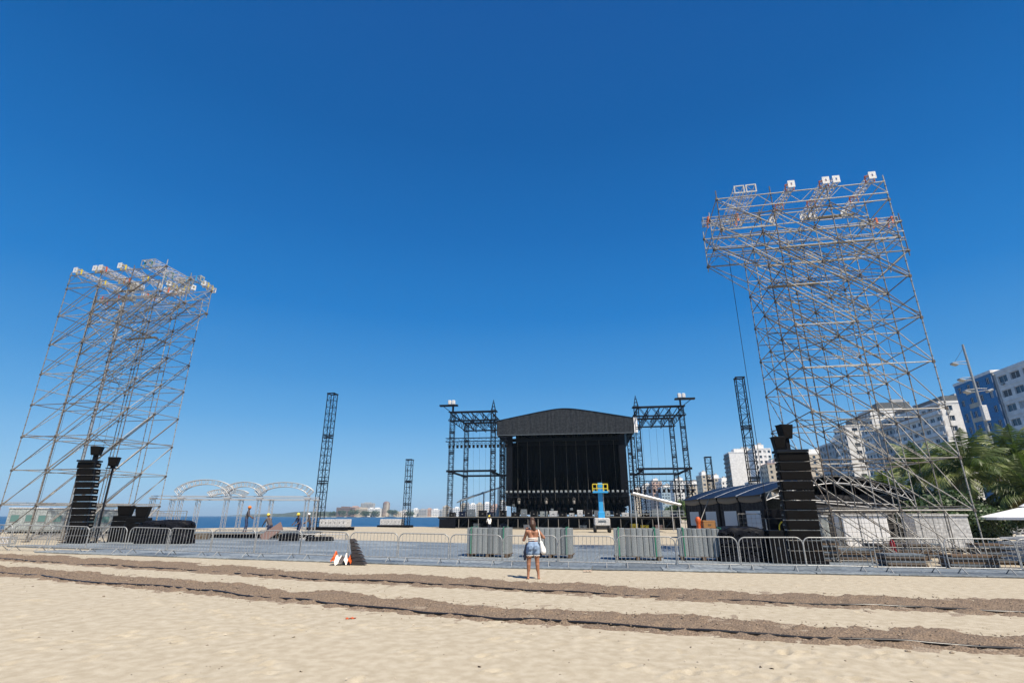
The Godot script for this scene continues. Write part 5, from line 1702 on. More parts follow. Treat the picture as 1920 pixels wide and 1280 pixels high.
func build_city() -> void:
	rng.seed = 91
	# u is the distance of the sea front line from the camera across the site axis, v along it
	building("apartment_block", "pale grey block with window bands at the right edge of the photo", site(90.4, 90.8), TURN, Vector3(24, 33.6, 47.5), {"wall": M.wall_white, "side_mat": M.wall_white, "floors": 10, "front_cols": 0, "side_cols": 12, "side_open": 0.74, "open_h": 0.48, "frames": true, "band_fc": "side", "budget": 130})
	var bl := building("apartment_block", "blue fronted block with a pale column of windows, beside the lamp post", site(89.9, 138.7), TURN, Vector3(22, 34.2, 14.4), {"wall": M.wall_blue, "front_mat": M.wall_white, "floors": 10, "front_cols": 0, "side_cols": 4, "side_open": 0.34, "open_h": 0.45, "frames": true, "cap": M.wall_white, "penthouse": false})
	slab(bl, "pale_strip", Vector3(-0.05, 15.0, -6.6), Vector3(0.14, 24.0, 0.5), M.wall_cream)
	slab(bl, "pale_strip", Vector3(-0.05, 15.0, -10.6), Vector3(0.14, 24.0, 0.5), M.wall_cream)
	for k in 9:
		slab(bl, "pale_band", Vector3(-0.05, 4.0 + k * 3.54 - 0.7, -8.6), Vector3(0.12, 1.1, 3.5), M.wall_cream)
	var a := building("apartment_block", "white block with lit side wall and window awnings behind the blue block", site(96.4, 173.0), TURN, Vector3(24, 33.6, 28.0), {"wall": M.wall_white, "side_mat": M.wall_white, "floors": 11, "front_cols": 5, "front_open": 0.36, "side_cols": 8, "side_open": 0.66, "open_h": 0.5, "frames": true, "side_slabs": true, "budget": 88, "roof_mat": M.roof_dark})
	for k in 6:
		slab(a, "awning", Vector3(7.2 + 4.8 * (k % 2), 18.0 + 3.05 * int(k / 2) + 1.3, 0.5), Vector3(2.0, 0.12, 1.0), M.tent_white, Basis(Vector3(1, 0, 0), 0.5))
	building("apartment_block", "tall white block with balconies, second behind the blue block", site(97.8, 218.5), TURN, Vector3(22, 40.0, 10.5), {"wall": M.wall_white, "floors": 13, "front_cols": 3, "front_open": 0.3, "side_cols": 4, "side_open": 0.7, "open_h": 0.5, "side_slabs": true, "budget": 60, "roof_mat": M.roof_dark})
	building("apartment_block", "grey fronted block between two white blocks", site(99.5, 203.0), TURN, Vector3(20, 35.0, 14.0), {"wall": M.wall_grey, "front_mat": M.wall_white, "floors": 11, "front_cols": 3, "side_cols": 5, "side_open": 0.62, "side_slabs": true, "rail": M.wall_grey, "budget": 60, "roof_mat": M.roof_dark})
	building("apartment_block", "third white block, with dark roof storey, left of the scaffold middle", site(98.0, 243.5), TURN, Vector3(22, 38.0, 12.0), {"wall": M.wall_white, "floors": 12, "front_cols": 3, "front_open": 0.3, "side_cols": 4, "side_open": 0.7, "side_slabs": true, "budget": 60, "roof_mat": M.roof_dark})
	building("apartment_block", "grey block with many windows at the left end of the white row", site(98.0, 258.0), TURN, Vector3(22, 33.0, 18.0), {"wall": M.wall_grey, "floors": 11, "front_cols": 4, "side_cols": 5, "side_open": 0.6, "budget": 60})
	# towards the bend of the bay
	building("apartment_block", "cream block right of the black speaker stack", Vector3(166, 0, -300), TURN, Vector3(26, 35.0, 20), {"wall": M.wall_cream, "floors": 11, "front_cols": 6, "front_open": 0.34, "side_cols": 4, "budget": 66})
	building("apartment_block", "cream block half hidden behind the right speaker stack", Vector3(163, 0, -336), TURN, Vector3(20, 33.0, 20), {"wall": M.wall_cream, "floors": 10, "front_cols": 5, "front_open": 0.34, "side_cols": 4, "budget": 50, "cap": M.wall_pink})
	building("apartment_block", "white block with blank lit wall and dark balconies above the marquee", Vector3(157.5, 0, -380), TURN, Vector3(24, 45.0, 18), {"wall": M.wall_bright, "floors": 14, "front_cols": 0, "side_cols": 4, "side_open": 0.8, "open_h": 0.62, "side_slabs": true, "rail": M.roof_dark, "side_mat": M.roof_dark, "budget": 60})
	building("apartment_block", "white block with dark window rows beside the blank walled block", Vector3(162.0, 0, -350), TURN, Vector3(11, 44.0, 16), {"wall": M.wall_bright, "floors": 13, "front_cols": 4, "front_open": 0.55, "side_cols": 0, "budget": 60})
	building("apartment_block", "narrow teal glass block left of the speaker stack", Vector3(170.5, 0, -346), TURN, Vector3(5.4, 37.0, 14), {"wall": M.wall_teal, "floors": 12, "front_cols": 2, "front_open": 0.7, "side_cols": 3, "budget": 40, "penthouse": false, "cap": M.wall_teal})
	building("apartment_block", "grey glass block between the teal block and the speaker stack", Vector3(169.0, 0, -338), TURN, Vector3(14, 36.0, 14), {"wall": M.wall_grey, "floors": 12, "front_cols": 5, "front_open": 0.7, "side_cols": 3, "budget": 60})
	building("apartment_block", "low grey block behind the blank walled white block", Vector3(153.0, 0, -342), TURN, Vector3(8, 22.0, 14), {"wall": M.wall_grey, "floors": 9, "front_cols": 4, "front_open": 0.62, "side_cols": 3, "budget": 40, "penthouse": false})
	var mids := [[1316, 1333, 891, 470, "wall_cream", "cream block behind the small right mast"], [1338, 1356, 897, 480, "wall_cream", "pale block with green roof terrace right of the small mast"], [1352, 1372, 903, 450, "wall_white", "low white block left of the tall blank walled block"], [1290, 1318, 908, 520, "wall_cream", "low cream block above the marquee's left end"], [1262, 1290, 902, 560, "wall_white", "white block behind the right end of the right wing"], [1238, 1264, 914, 600, "wall_blue_grey", "blue grey block behind the right wing"], [1222, 1240, 903, 620, "wall_pink", "salmon block behind the right wing"], [1203, 1224, 912, 640, "wall_white", "white block left of the salmon block"], [1186, 1205, 918, 700, "wall_cream", "cream block beside the stage's right roof mast"]]
	M["wall_blue_grey"] = mat("wall_blue_grey", lin(0.30, 0.40, 0.48), 0.7)
	for e in mids:
		# heights and widths read off the picture at that distance
		var f := 995.0
		var x0: float = (e[0] - 960.0) / f * e[3]
		var x1: float = (e[1] - 960.0) / f * e[3]
		var h: float = 1.79 + (309.7 + 0.947 * (640.0 - e[2])) / (912.9 - 0.3213 * (640.0 - e[2])) * e[3]
		var wd := maxf(8.0, x1 - x0)
		building("apartment_block", e[5], Vector3(x0, 0, -e[3]), -4.0, Vector3(wd, h, 18), {"wall": M[e[4]], "floors": int(h / 3.1), "front_cols": int(wd / 3.0), "front_open": 0.5, "side_cols": 4, "side_open": 0.5, "budget": 70})
	# the far shore
	var far := [[631, 660, 951, 1300, "wall_brown", "brown brick block at the left end of the far shore"], [655, 673, 950, 1330, "wall_pink", "pinkish block behind the brown brick block"], [668, 692, 953, 1290, "wall_cream", "wide beige block right of the brown brick block"], [676, 699, 943, 1420, "wall_grey", "tall grey block rising above the beige block"], [690, 700, 953, 1280, "wall_white", "narrow white block right of the beige block"], [699, 714, 953, 1270, "wall_white", "white block left of the round topped tower"], [730, 740, 957, 1300, "wall_blue_grey", "bluish block right of the round topped tower"], [739, 750, 960, 1290, "wall_cream", "low cream block left of the small mast"], [751, 764, 957, 1320, "wall_white", "white block behind the small mast"], [764, 775, 955, 1280, "wall_blue_grey", "grey blue block right of the small mast"], [774, 784, 954, 1290, "wall_white", "bright white block right of the small mast"], [785, 800, 955, 1280, "wall_grey", "grey block with white ribs on the far shore"], [799, 810, 954, 1300, "wall_pink", "pinkish grey block on the far shore"], [809, 824, 955, 1260, "wall_white", "white block left of the stage deck"], [824, 833, 956, 1180, "wall_grey", "narrow grey block over the stage deck's left end"], [830, 842, 949, 1120, "wall_cream", "cream topped block at the foot of the outer left mast"], [842, 850, 954, 1100, "wall_grey", "grey block right of the outer left mast"], [850, 862, 952, 1050, "wall_white", "white block behind the left wing"], [862, 874, 945, 1000, "wall_cream", "cream block behind the left wing's middle"], [873, 880, 944, 990, "wall_grey", "narrow grey block behind the left wing"], [880, 892, 945, 960, "wall_white", "white block behind the left side roof"], [893, 905, 944, 930, "wall_cream", "cream block behind the left side roof"], [906, 920, 943, 900, "wall_white", "white block left of the stage's roof mast"], [920, 936, 947, 880, "wall_pink", "salmon block left of the stage's roof mast"], [936, 950, 940, 860, "wall_white", "white block seen past the left edge of the drapes"]]
	for e in far:
		var f := 1012.0
		var x0: float = (e[0] - 960.0) / f * e[3]
		var x1: float = (e[1] - 960.0) / f * e[3]
		var h: float = 1.79 + (309.7 + 0.947 * (640.0 - e[2])) / (912.9 - 0.3213 * (640.0 - e[2])) * e[3]
		var wm: Material = M.wall_bright if e[4] == "wall_white" else M[e[4]]
		far_block(e[5], Vector3(x0, 0.0, -e[3]), Vector3(x1 - x0, h, 22.0), wm)
	var rt := thing("round_tower", "round topped brown tower on the far shore", "building", Vector3(-307.0, 0, -1275), 0.0, "blocks on the far shore")
	var mb := MB.new()
	mb.lathe(Vector3(8, 0, -8), [[8.2, 0.0], [8.2, 28.0], [7.6, 31.0], [6.0, 33.2], [3.0, 34.4], [0.05, 34.8]], 18)
	part(rt, "shaft", mb.done(), M.wall_brown)
	for k in 9:
		mb = MB.new()
		mb.lathe(Vector3(8, 0, -8), [[8.2, 2.0 + k * 3.0], [8.45, 2.0 + k * 3.0], [8.45, 3.1 + k * 3.0], [8.2, 3.1 + k * 3.0]], 18)
		part(rt, "balcony_ring", mb.done(), M.wall_cream)
	slab(rt, "stair_shaft", Vector3(12.5, 16.0, -1.0), Vector3(4.2, 32.0, 2.0), M.wall_cream)
	# hills far away over the sea
	hill("low bluish hill far over the sea behind the left speaker stack", "hill", -4300.0, 5600.0, 420.0, 132.0, 3, M.hill)
	hill("rounded pale rocky hill over the sea behind the arches' left posts", "hill", -2620.0, 3900.0, 215.0, 44.0, 7, M.hill_rock)
	hill("flat dark island on the sea horizon behind the arches", "hill", -2300.0, 5200.0, 520.0, 24.0, 9, M.hill)
	hill("low wooded point at the left end of the far shore", "hill", -470.0, 1330.0, 70.0, 11.0, 12, M.hill)
	hill("long low green ridge behind the far shore", "hill", -640.0, 1900.0, 330.0, 17.0, 15, M.hill)

func far_block(label: String, at: Vector3, s: Vector3, wall: Material) -> void:
	var t := thing("far_apartment_block", label, "building", at, 0.0, "blocks on the far shore")
	var mb := MB.new()
	mb.box(Vector3(s.x * 0.5, s.y * 0.5, -s.z * 0.5), s)
	part(t, "wall", mb.done(), wall)
	mb = MB.new()
	var floors := maxi(3, int(s.y / 3.2))
	var cols := maxi(2, int(s.x / 3.6))
	for k in floors:
		for c in cols:
			mb.box(Vector3((c + 0.5) * s.x / cols, (k + 0.55) * s.y / floors, 0.02), Vector3(s.x / cols * 0.42, s.y / floors * 0.36, 0.12))
	stuffpart(t, "windows", mb.done(), M.roof_dark)
	mb = MB.new()
	for k in floors:
		mb.box(Vector3(s.x * 0.5, k * s.y / floors + 0.5, 0.35), Vector3(s.x * 0.98, 0.9, 0.5))
	stuffpart(t, "balconies", mb.done(), wall)
	slab(t, "roof_house", Vector3(s.x * 0.5, s.y + 1.0, -s.z * 0.5), Vector3(s.x * 0.5, 2.4, s.z * 0.5), wall)

func hill(label: String, called: String, x: float, d: float, r: float, h: float, sd: int, m: Material) -> void:
	var nz := FastNoiseLite.new()
	nz.seed = sd; nz.frequency = 2.2; nz.fractal_octaves = 5
	var b := MB.new()
	b.grid(48, 24, func(i: int, j: int):
		var fx := -1.0 + 2.0 * i / 48.0
		var fz := -1.0 + 2.0 * j / 24.0
		var k: float = maxf(0.0, 1.0 - pow(absf(fx), 1.8) - fz * fz) * (0.85 + 0.5 * nz.get_noise_2d(fx, fz))
		return Vector3(x + fx * r, -2.0 + (h + 2.0) * k, -d + fz * r * 0.4), Vector3.UP)
	var o := structure(called, b.done(), m)
	o.set_meta("label", label)


# ---------------------------------------------------------------- plants
func frond_mesh(length: float, droop: float, sd: int) -> ArrayMesh:
	var rs := RandomNumberGenerator.new()
	rs.seed = sd
	var b := MB.new()
	var spine := []
	var rad := []
	for i in 15:
		var f := i / 14.0
		var a := 0.55 - droop * f * f
		var p: Vector3 = spine[-1] + Vector3(0, sin(a), -cos(a)) * length / 14.0 if i else Vector3.ZERO
		spine.append(p)
		rad.append(lerpf(0.03, 0.006, f))
	b.path(spine, rad, 5)
	for i in 46:
		var f := 0.12 + 0.87 * i / 45.0
		var q := f * 14.0
		var k := mini(int(q), 13)
		var p: Vector3 = spine[k].lerp(spine[k + 1], q - k)
		var dir: Vector3 = (spine[k + 1] - spine[k]).normalized()
		var ll := length * 0.30 * sin(clampf(f * 1.05, 0.0, 1.0) * PI * 0.86 + 0.32) * rs.randf_range(0.8, 1.1)
		for sx in [-1.0, 1.0]:
			var side := Vector3(sx, -0.25 - rs.randf() * 0.5, 0).normalized()
			var tip: Vector3 = p + (side * 0.86 + dir * 0.45).normalized() * ll + Vector3(0, -ll * rs.randf_range(0.12, 0.5), 0)
			var mid: Vector3 = p.lerp(tip, 0.5) + Vector3(0, ll * 0.07, 0)
			var wv: Vector3 = dir * 0.026
			b.quad(p - wv, p + wv, mid + wv * 1.1, mid - wv * 1.1, Vector3.UP)
			b.tri(mid - wv * 1.1, mid + wv * 1.1, tip, Vector3.UP)
	return b.done()

func palm(label: String, at: Vector3, h: float, fronds: int, length: float, sd: int) -> void:
	var t := thing("coconut_palm", label, "palm", at, 0.0, "palms along the promenade")
	var rs := RandomNumberGenerator.new()
	rs.seed = sd
	var lean := Vector3(rs.randf_range(-0.5, 0.5), 0, rs.randf_range(-0.4, 0.4))
	var pts := []
	var rad := []
	for i in 15:
		var f := i / 14.0
		pts.append(Vector3(0, h * f, 0) + lean * f * f)
		rad.append(lerpf(0.21, 0.12, f) + (0.02 if i % 2 else 0.0))
	var b := MB.new()
	b.path(pts, rad, 10)
	part(t, "trunk", b.done(), M.bark)
	var meshes := [frond_mesh(length, 1.2, sd), frond_mesh(length, 1.9, sd + 1), frond_mesh(length * 0.9, 2.5, sd + 2)]
	var crown: Vector3 = pts[-1]
	for k in fronds:
		var f := float(k) / fronds
		var yaw := k * 2.399 + rs.randf_range(-0.2, 0.2)
		var pitch := lerpf(1.05, -0.75, pow(f, 0.85)) + rs.randf_range(-0.15, 0.15)
		var bs := Basis(Vector3.UP, yaw) * Basis(Vector3.RIGHT, pitch) * Basis.from_scale(Vector3.ONE * rs.randf_range(0.85, 1.1))
		var r := rs.randf()
		var mm: Material = M.frond if r < 0.58 else M.frond_light
		if f > 0.86:
			mm = M.frond_dry if r < 0.6 else M.frond_light
		part(t, "frond", meshes[0 if f < 0.3 else (1 if f < 0.7 else 2)], mm, Transform3D(bs, crown + Vector3(0, -0.25 * f, 0)))
	for k in 5:
		var a := k * 1.3
		var nb := MB.new()
		nb.lathe(crown + Vector3(cos(a) * 0.22, -0.42, sin(a) * 0.22), [[0.01, 0.0], [0.09, 0.04], [0.11, 0.12], [0.08, 0.21], [0.01, 0.25]], 8)
		part(t, "coconut", nb.done(), M.leaf_light)

func leafy_tree(label: String, at: Vector3, h: float, r: float, sd: int, count: int, leaf: float, m: Material, m2: Material) -> void:
	var t := thing("broadleaf_tree", label, "tree", at, 0.0, "trees along the promenade")
	var rs := RandomNumberGenerator.new()
	rs.seed = sd
	var b := MB.new()
	b.tube(Vector3.ZERO, Vector3(0.1, h * 0.5, 0), 0.22, 0.13, 9)
	var ends := []
	for k in 7:
		var a := k * 0.9 + rs.randf() * 0.4
		var e := Vector3(cos(a) * r * rs.randf_range(0.35, 0.75), h * rs.randf_range(0.55, 0.95), sin(a) * r * rs.randf_range(0.35, 0.75))
		b.tube(Vector3(0.08, h * rs.randf_range(0.3, 0.48), 0), e, 0.09, 0.025, 6)
		ends.append(e)
	part(t, "trunk", b.done(), M.bark)
	var clumps := []
	for e in ends:
		clumps.append([e, r * rs.randf_range(0.34, 0.5)])
	for k in 12:
		var a := rs.randf() * TAU
		var q := sqrt(rs.randf()) * r * 0.8
		clumps.append([Vector3(cos(a) * q, h * rs.randf_range(0.28, 1.0), sin(a) * q), r * rs.randf_range(0.22, 0.42)])
	for layer in 2:
		b = MB.new()
		for i in int(count * (0.72 if layer == 0 else 0.28)):
			var c: Array = clumps[rs.randi() % clumps.size()]
			var dir := Vector3(rs.randfn(), rs.randfn(), rs.randfn()).normalized()
			var p: Vector3 = c[0] + dir * c[1] * pow(rs.randf(), 0.35) * Vector3(1, 0.75, 1)
			var ax := Vector3(rs.randfn(), rs.randfn() * 0.4, rs.randfn()).normalized()
			var up := (dir + Vector3.UP * 0.6 + Vector3(rs.randfn(), rs.randfn(), rs.randfn()) * 0.5).normalized()
			var w := ax.cross(up).normalized() * leaf * rs.randf_range(0.5, 1.0)
			var l := up.cross(w).normalized() * leaf * rs.randf_range(0.8, 1.6)
			b.quad(p - w * 0.5, p + l * 0.5 - w * 0.1, p + w * 0.5 + l * 0.2, p - l * 0.5, up)
		stuffpart(t, "crown", b.done(), m if layer == 0 else m2)

func build_plants() -> void:
	palm("coconut palm with tall upright fronds right of the right scaffold", Vector3(31.3, 0.0, -36.5), 4.6, 30, 3.4, 11)
	palm("coconut palm at the right edge, its crown before the pale grey block", Vector3(36.6, 0.0, -38.5), 5.3, 30, 3.5, 22)
	palm("smaller palm seen through the right scaffold with one bright frond", Vector3(32.6, 0.0, -42.5), 5.0, 26, 3.3, 33)
	palm("low palm between the two tall palms, drooping over the parasol", Vector3(33.6, 0.0, -34.8), 3.1, 26, 3.0, 44)
	palm("palm half hidden behind the marquee's right roof", Vector3(28.6, 0.0, -41.5), 3.2, 22, 2.6, 55)
	leafy_tree("dark round tree behind the right scaffold above the marquee", Vector3(27.5, 0, -44.0), 4.2, 2.9, 5, 5200, 0.22, M.leaf, M.leaf_light)
	leafy_tree("dark tree behind the white cabins", Vector3(26.6, 0, -34.6), 3.0, 2.3, 6, 5200, 0.18, M.leaf, M.leaf)
	leafy_tree("dark shrubby tree under the tall palms", Vector3(31.2, 0, -39.5), 3.4, 2.8, 7, 5600, 0.2, M.leaf, M.leaf)
	leafy_tree("dense dark shrub at the foot of the tall palm", Vector3(29.3, 0, -35.6), 2.3, 2.0, 8, 5200, 0.16, M.leaf, M.leaf)
	leafy_tree("dense dark shrub between the palms and the parasol", Vector3(33.4, 0, -37.2), 2.5, 2.2, 18, 5200, 0.16, M.leaf, M.leaf)
	leafy_tree("low dark hedge left of the parasol", Vector3(30.4, 0, -35.6), 1.9, 1.9, 28, 5200, 0.15, M.leaf, M.leaf)
	leafy_tree("low dark hedge behind the greyish white cabin", Vector3(27.4, 0, -33.4), 2.0, 1.9, 29, 5200, 0.15, M.leaf, M.leaf)
	leafy_tree("bright green tree behind the right end of the stage", Vector3(44.0, 0, -142.0), 5.2, 4.0, 9, 2200, 0.5, M.leaf_light, M.leaf)
	leafy_tree("green tree beside the marquee's far end", Vector3(50.0, 0, -150.0), 5.6, 4.5, 10, 2200, 0.5, M.leaf, M.leaf_light)
	var far := [[-395.0, 1262.0, 12.0], [-366.0, 1256.0, 14.0], [-340.0, 1252.0, 11.0], [-318.0, 1256.0, 12.0], [-275.0, 1250.0, 13.0], [-235.0, 1248.0, 10.0], [-420.0, 1266.0, 10.0]]
	var words := ["under the brown brick block", "under the beige block", "right of the beige block", "under the white block", "right of the round tower", "left of the small mast's foot", "at the wooded point"]
	for k in far.size():
		leafy_tree("dark tree clump on the far shore %s" % words[k], Vector3(far[k][0], 0.0, -far[k][1]), far[k][2], far[k][2] * 1.1, 20 + k, 700, 2.2, M.leaf, M.leaf)

func build_debris() -> void:
	rng.seed = 12
	var leaf := MB.new()
	leaf.quad(Vector3(-0.5, 0.0, 0), Vector3(0.0, 0.12, 0.28), Vector3(0.5, 0.02, 0), Vector3(0.0, 0.1, -0.25), Vector3.UP)
	leaf.quad(Vector3(-0.2, 0.0, 0.1), Vector3(0.1, 0.2, 0.2), Vector3(0.4, 0.05, -0.2), Vector3(0.1, 0.0, -0.35), Vector3.UP)
	var lm := leaf.done()
	for kind in 2:
		var mm := MultiMesh.new()
		mm.transform_format = MultiMesh.TRANSFORM_3D
		mm.mesh = lm
		mm.instance_count = 260 if kind == 0 else 300
		for i in mm.instance_count:
			var d := 6.2 + 13.0 * pow(rng.randf(), 1.4)
			var x := rng.randf_range(-1.05, 1.05) * d
			var s := rng.randf_range(0.012, 0.04) if rng.randf() < 0.93 else rng.randf_range(0.05, 0.09)
			mm.set_instance_transform(i, Transform3D(Basis(Vector3.UP, rng.randf() * TAU).scaled(Vector3(s, s * 0.9, s)), Vector3(x, fine_height(x, d) + 0.004, -d)))
		var o := MultiMeshInstance3D.new()
		o.multimesh = mm
		o.material_override = M.debris if kind == 0 else M.debris_pale
		o.name = "beach_litter" if kind == 0 else "shell_fragments"
		add_child(o)
		o.set_meta("kind", "stuff")
		tag(o, "tiny dark twigs and seaweed bits on the sand" if kind == 0 else "tiny pale shell bits on the sand", "litter")
	var st := thing("orange_scrap", "small orange plastic scrap on the near sand below the hose", "scrap", Vector3(-2.9, fine_height(-2.9, 10.35), -10.35), 20.0)
	var mb := MB.new()
	mb.grid(6, 3, func(i: int, j: int): return Vector3((i - 3) * 0.03, 0.01 + 0.012 * sin(i * 2.0 + j), (j - 1.5) * 0.03), Vector3.UP)
	part(st, "film", mb.done(), M.orange)
	st = thing("wrapper", "pale brown paper scrap on the sand right of the woman", "scrap", Vector3(2.55, fine_height(2.55, 18.9), -18.9), 10.0)
	mb = MB.new()
	mb.grid(6, 4, func(i: int, j: int): return Vector3((i - 3) * 0.05, 0.02 + 0.03 * absf(sin(i * 1.6 + j)), (j - 2) * 0.04), Vector3.UP)
	part(st, "paper", mb.done(), M.beige_cloth)


# ---------------------------------------------------------------- people
func sdf_into(b: MB, bones: Array, cell: float, k: float) -> void:
	var lo := Vector3.ONE * 1e9
	var hi := -lo
	for e in bones:
		for q in 2:
			var p: Vector3 = e[q * 2]
			var r: float = e[q * 2 + 1]
			lo = lo.min(p - Vector3.ONE * r)
			hi = hi.max(p + Vector3.ONE * r)
	lo -= Vector3.ONE * (cell * 2.5 + k * 0.4)
	hi += Vector3.ONE * (cell * 2.5 + k * 0.4)
	var nx := int((hi.x - lo.x) / cell) + 2
	var ny := int((hi.y - lo.y) / cell) + 2
	var nz := int((hi.z - lo.z) / cell) + 2
	var f := PackedFloat32Array()
	f.resize(nx * ny * nz)
	f.fill(9.0)
	for e in bones:
		var a: Vector3 = e[0]
		var ra: float = e[1]
		var c: Vector3 = e[2]
		var rc: float = e[3]
		var ac := c - a
		var l2 := maxf(ac.length_squared(), 1e-9)
		var pad := Vector3.ONE * (maxf(ra, rc) + k + cell * 2.0)
		var i0 := Vector3i(((a.min(c) - pad - lo) / cell).floor()).clamp(Vector3i.ZERO, Vector3i(nx - 1, ny - 1, nz - 1))
		var i1 := Vector3i(((a.max(c) + pad - lo) / cell).ceil()).clamp(Vector3i.ZERO, Vector3i(nx - 1, ny - 1, nz - 1))
		for z in range(i0.z, i1.z + 1):
			for y in range(i0.y, i1.y + 1):
				var row := (z * ny + y) * nx
				for x in range(i0.x, i1.x + 1):
					var p := Vector3(lo.x + x * cell, lo.y + y * cell, lo.z + z * cell) - a
					var h := clampf(p.dot(ac) / l2, 0.0, 1.0)
					var d := (p - ac * h).length() - (ra + (rc - ra) * h)
					var o := f[row + x]
					var m := maxf(k - absf(o - d), 0.0) / k
					f[row + x] = minf(o, d) - m * m * k * 0.25
	var at := PackedInt32Array()
	at.resize(nx * ny * nz)
	at.fill(-1)
	var lim := cell * 2.0
	var sx := 1
	var sy := nx
	var sz := nx * ny
	var off := [0, sx, sy, sx + sy, sz, sx + sz, sy + sz, sx + sy + sz]
	var co := [Vector3(0, 0, 0), Vector3(1, 0, 0), Vector3(0, 1, 0), Vector3(1, 1, 0), Vector3(0, 0, 1), Vector3(1, 0, 1), Vector3(0, 1, 1), Vector3(1, 1, 1)]
	var edges := [[0, 1], [2, 3], [4, 5], [6, 7], [0, 2], [1, 3], [4, 6], [5, 7], [0, 4], [1, 5], [2, 6], [3, 7]]
	var first := b.v.size()
	var cells := []
	for z in nz - 1:
		for y in ny - 1:
			for x in nx - 1:
				var i := (z * ny + y) * nx + x
				if absf(f[i]) > lim:
					continue
				var neg := 0
				for q in 8:
					if f[i + off[q]] < 0.0:
						neg += 1
				if neg == 0 or neg == 8:
					continue
				var sum := Vector3.ZERO
				var cnt := 0
				for e in edges:
					var va := f[i + off[e[0]]]
					var vb := f[i + off[e[1]]]
					if (va < 0.0) != (vb < 0.0):
						sum += co[e[0]].lerp(co[e[1]], va / (va - vb))
						cnt += 1
				var g := Vector3.ZERO
				for q in 8:
					g += (co[q] - Vector3.ONE * 0.5) * f[i + off[q]]
				at[i] = b.v.size()
				cells.append([i, x, y, z])
				b.v.append(lo + (Vector3(x, y, z) + sum / cnt) * cell)
				b.n.append(g.normalized())
	for c in cells:
		var i: int = c[0]
		for ax in 3:
			var s0: int = [sx, sy, sz][ax]
			var s1: int = [sy, sz, sx][ax]
			var s2: int = [sz, sx, sy][ax]
			if (f[i] < 0.0) == (f[i + s0] < 0.0):
				continue
			if at[i - s1] < 0 or at[i - s2] < 0 or at[i - s1 - s2] < 0:
				continue
			var q := [at[i], at[i - s1], at[i - s1 - s2], at[i - s2]]
			var out: Vector3 = b.n[q[0]] + b.n[q[2]]
			b.tri_i(q[0], q[1], q[2], out)
			b.tri_i(q[0], q[2], q[3], out)

func hand_into(b: MB, wrist: Vector3, fwd: Vector3, palm_n: Vector3, thumb_side: float, curl: float, cell: float) -> void:
	var side := fwd.cross(palm_n).normalized() * thumb_side
	var bones := [[wrist, 0.024, wrist + fwd * 0.03, 0.026]]
	for k in 4:
		var o := side * (0.030 - 0.02 * k)
		bones.append([wrist + fwd * 0.02 + o * 0.6, 0.016, wrist + fwd * 0.085 + o, 0.0125])
		var len: float = [0.072, 0.08, 0.074, 0.058][k]
		var p: Vector3 = wrist + fwd * 0.085 + o
		var d := fwd
		for q in 3:
			d = (d + palm_n * curl * 0.55).normalized()
			var e: Vector3 = p + d * len * [0.44, 0.32, 0.26][q]
			bones.append([p, 0.0092 - 0.0008 * q, e, 0.0085 - 0.0008 * q])
			p = e
	var t0 := wrist + fwd * 0.03 + side * 0.028
	var t1 := t0 + (fwd * 0.5 + side * 0.8 + palm_n * 0.3).normalized() * 0.045
	bones.append([wrist + fwd * 0.015, 0.018, t0, 0.014])
	bones.append([t0, 0.013, t1, 0.0105])
	bones.append([t1, 0.0105, t1 + (fwd * 0.8 + side * 0.2 + palm_n * 0.3).normalized() * 0.035, 0.0085])
	sdf_into(b, bones, cell, 0.008)

func head_bones(c: Vector3, look: Vector3) -> Array:
	# c: centre of the skull, look: the way the face points
	var up := (Vector3.UP - look * look.y).normalized()
	var rt := look.cross(up)
	return [[c + up * 0.025, 0.086, c - look * 0.025 + up * 0.03, 0.088], [c + look * 0.02 - up * 0.02, 0.072, c + look * 0.032 - up * 0.078, 0.042],
		[c + look * 0.088 + up * 0.005, 0.011, c + look * 0.102 - up * 0.032, 0.015],
		[c + look * 0.075 - up * 0.062 - rt * 0.018, 0.011, c + look * 0.075 - up * 0.062 + rt * 0.018, 0.011],
		[c + rt * 0.086 + up * 0.012, 0.014, c + rt * 0.088 - up * 0.025, 0.010], [c - rt * 0.086 + up * 0.012, 0.014, c - rt * 0.088 - up * 0.025, 0.010]]

func eyes_into(parent: Node, c: Vector3, look: Vector3) -> void:
	var up := (Vector3.UP - look * look.y).normalized()
	var rt := look.cross(up)
	for s in [-1.0, 1.0]:
		var b := MB.new()
		sdf_into(b, [[c + look * 0.078 + rt * 0.033 * s + up * 0.004, 0.013, c + look * 0.079 + rt * 0.033 * s + up * 0.004, 0.013]], 0.005, 0.004)
		part(parent, "eye", b.done(), M.hair)

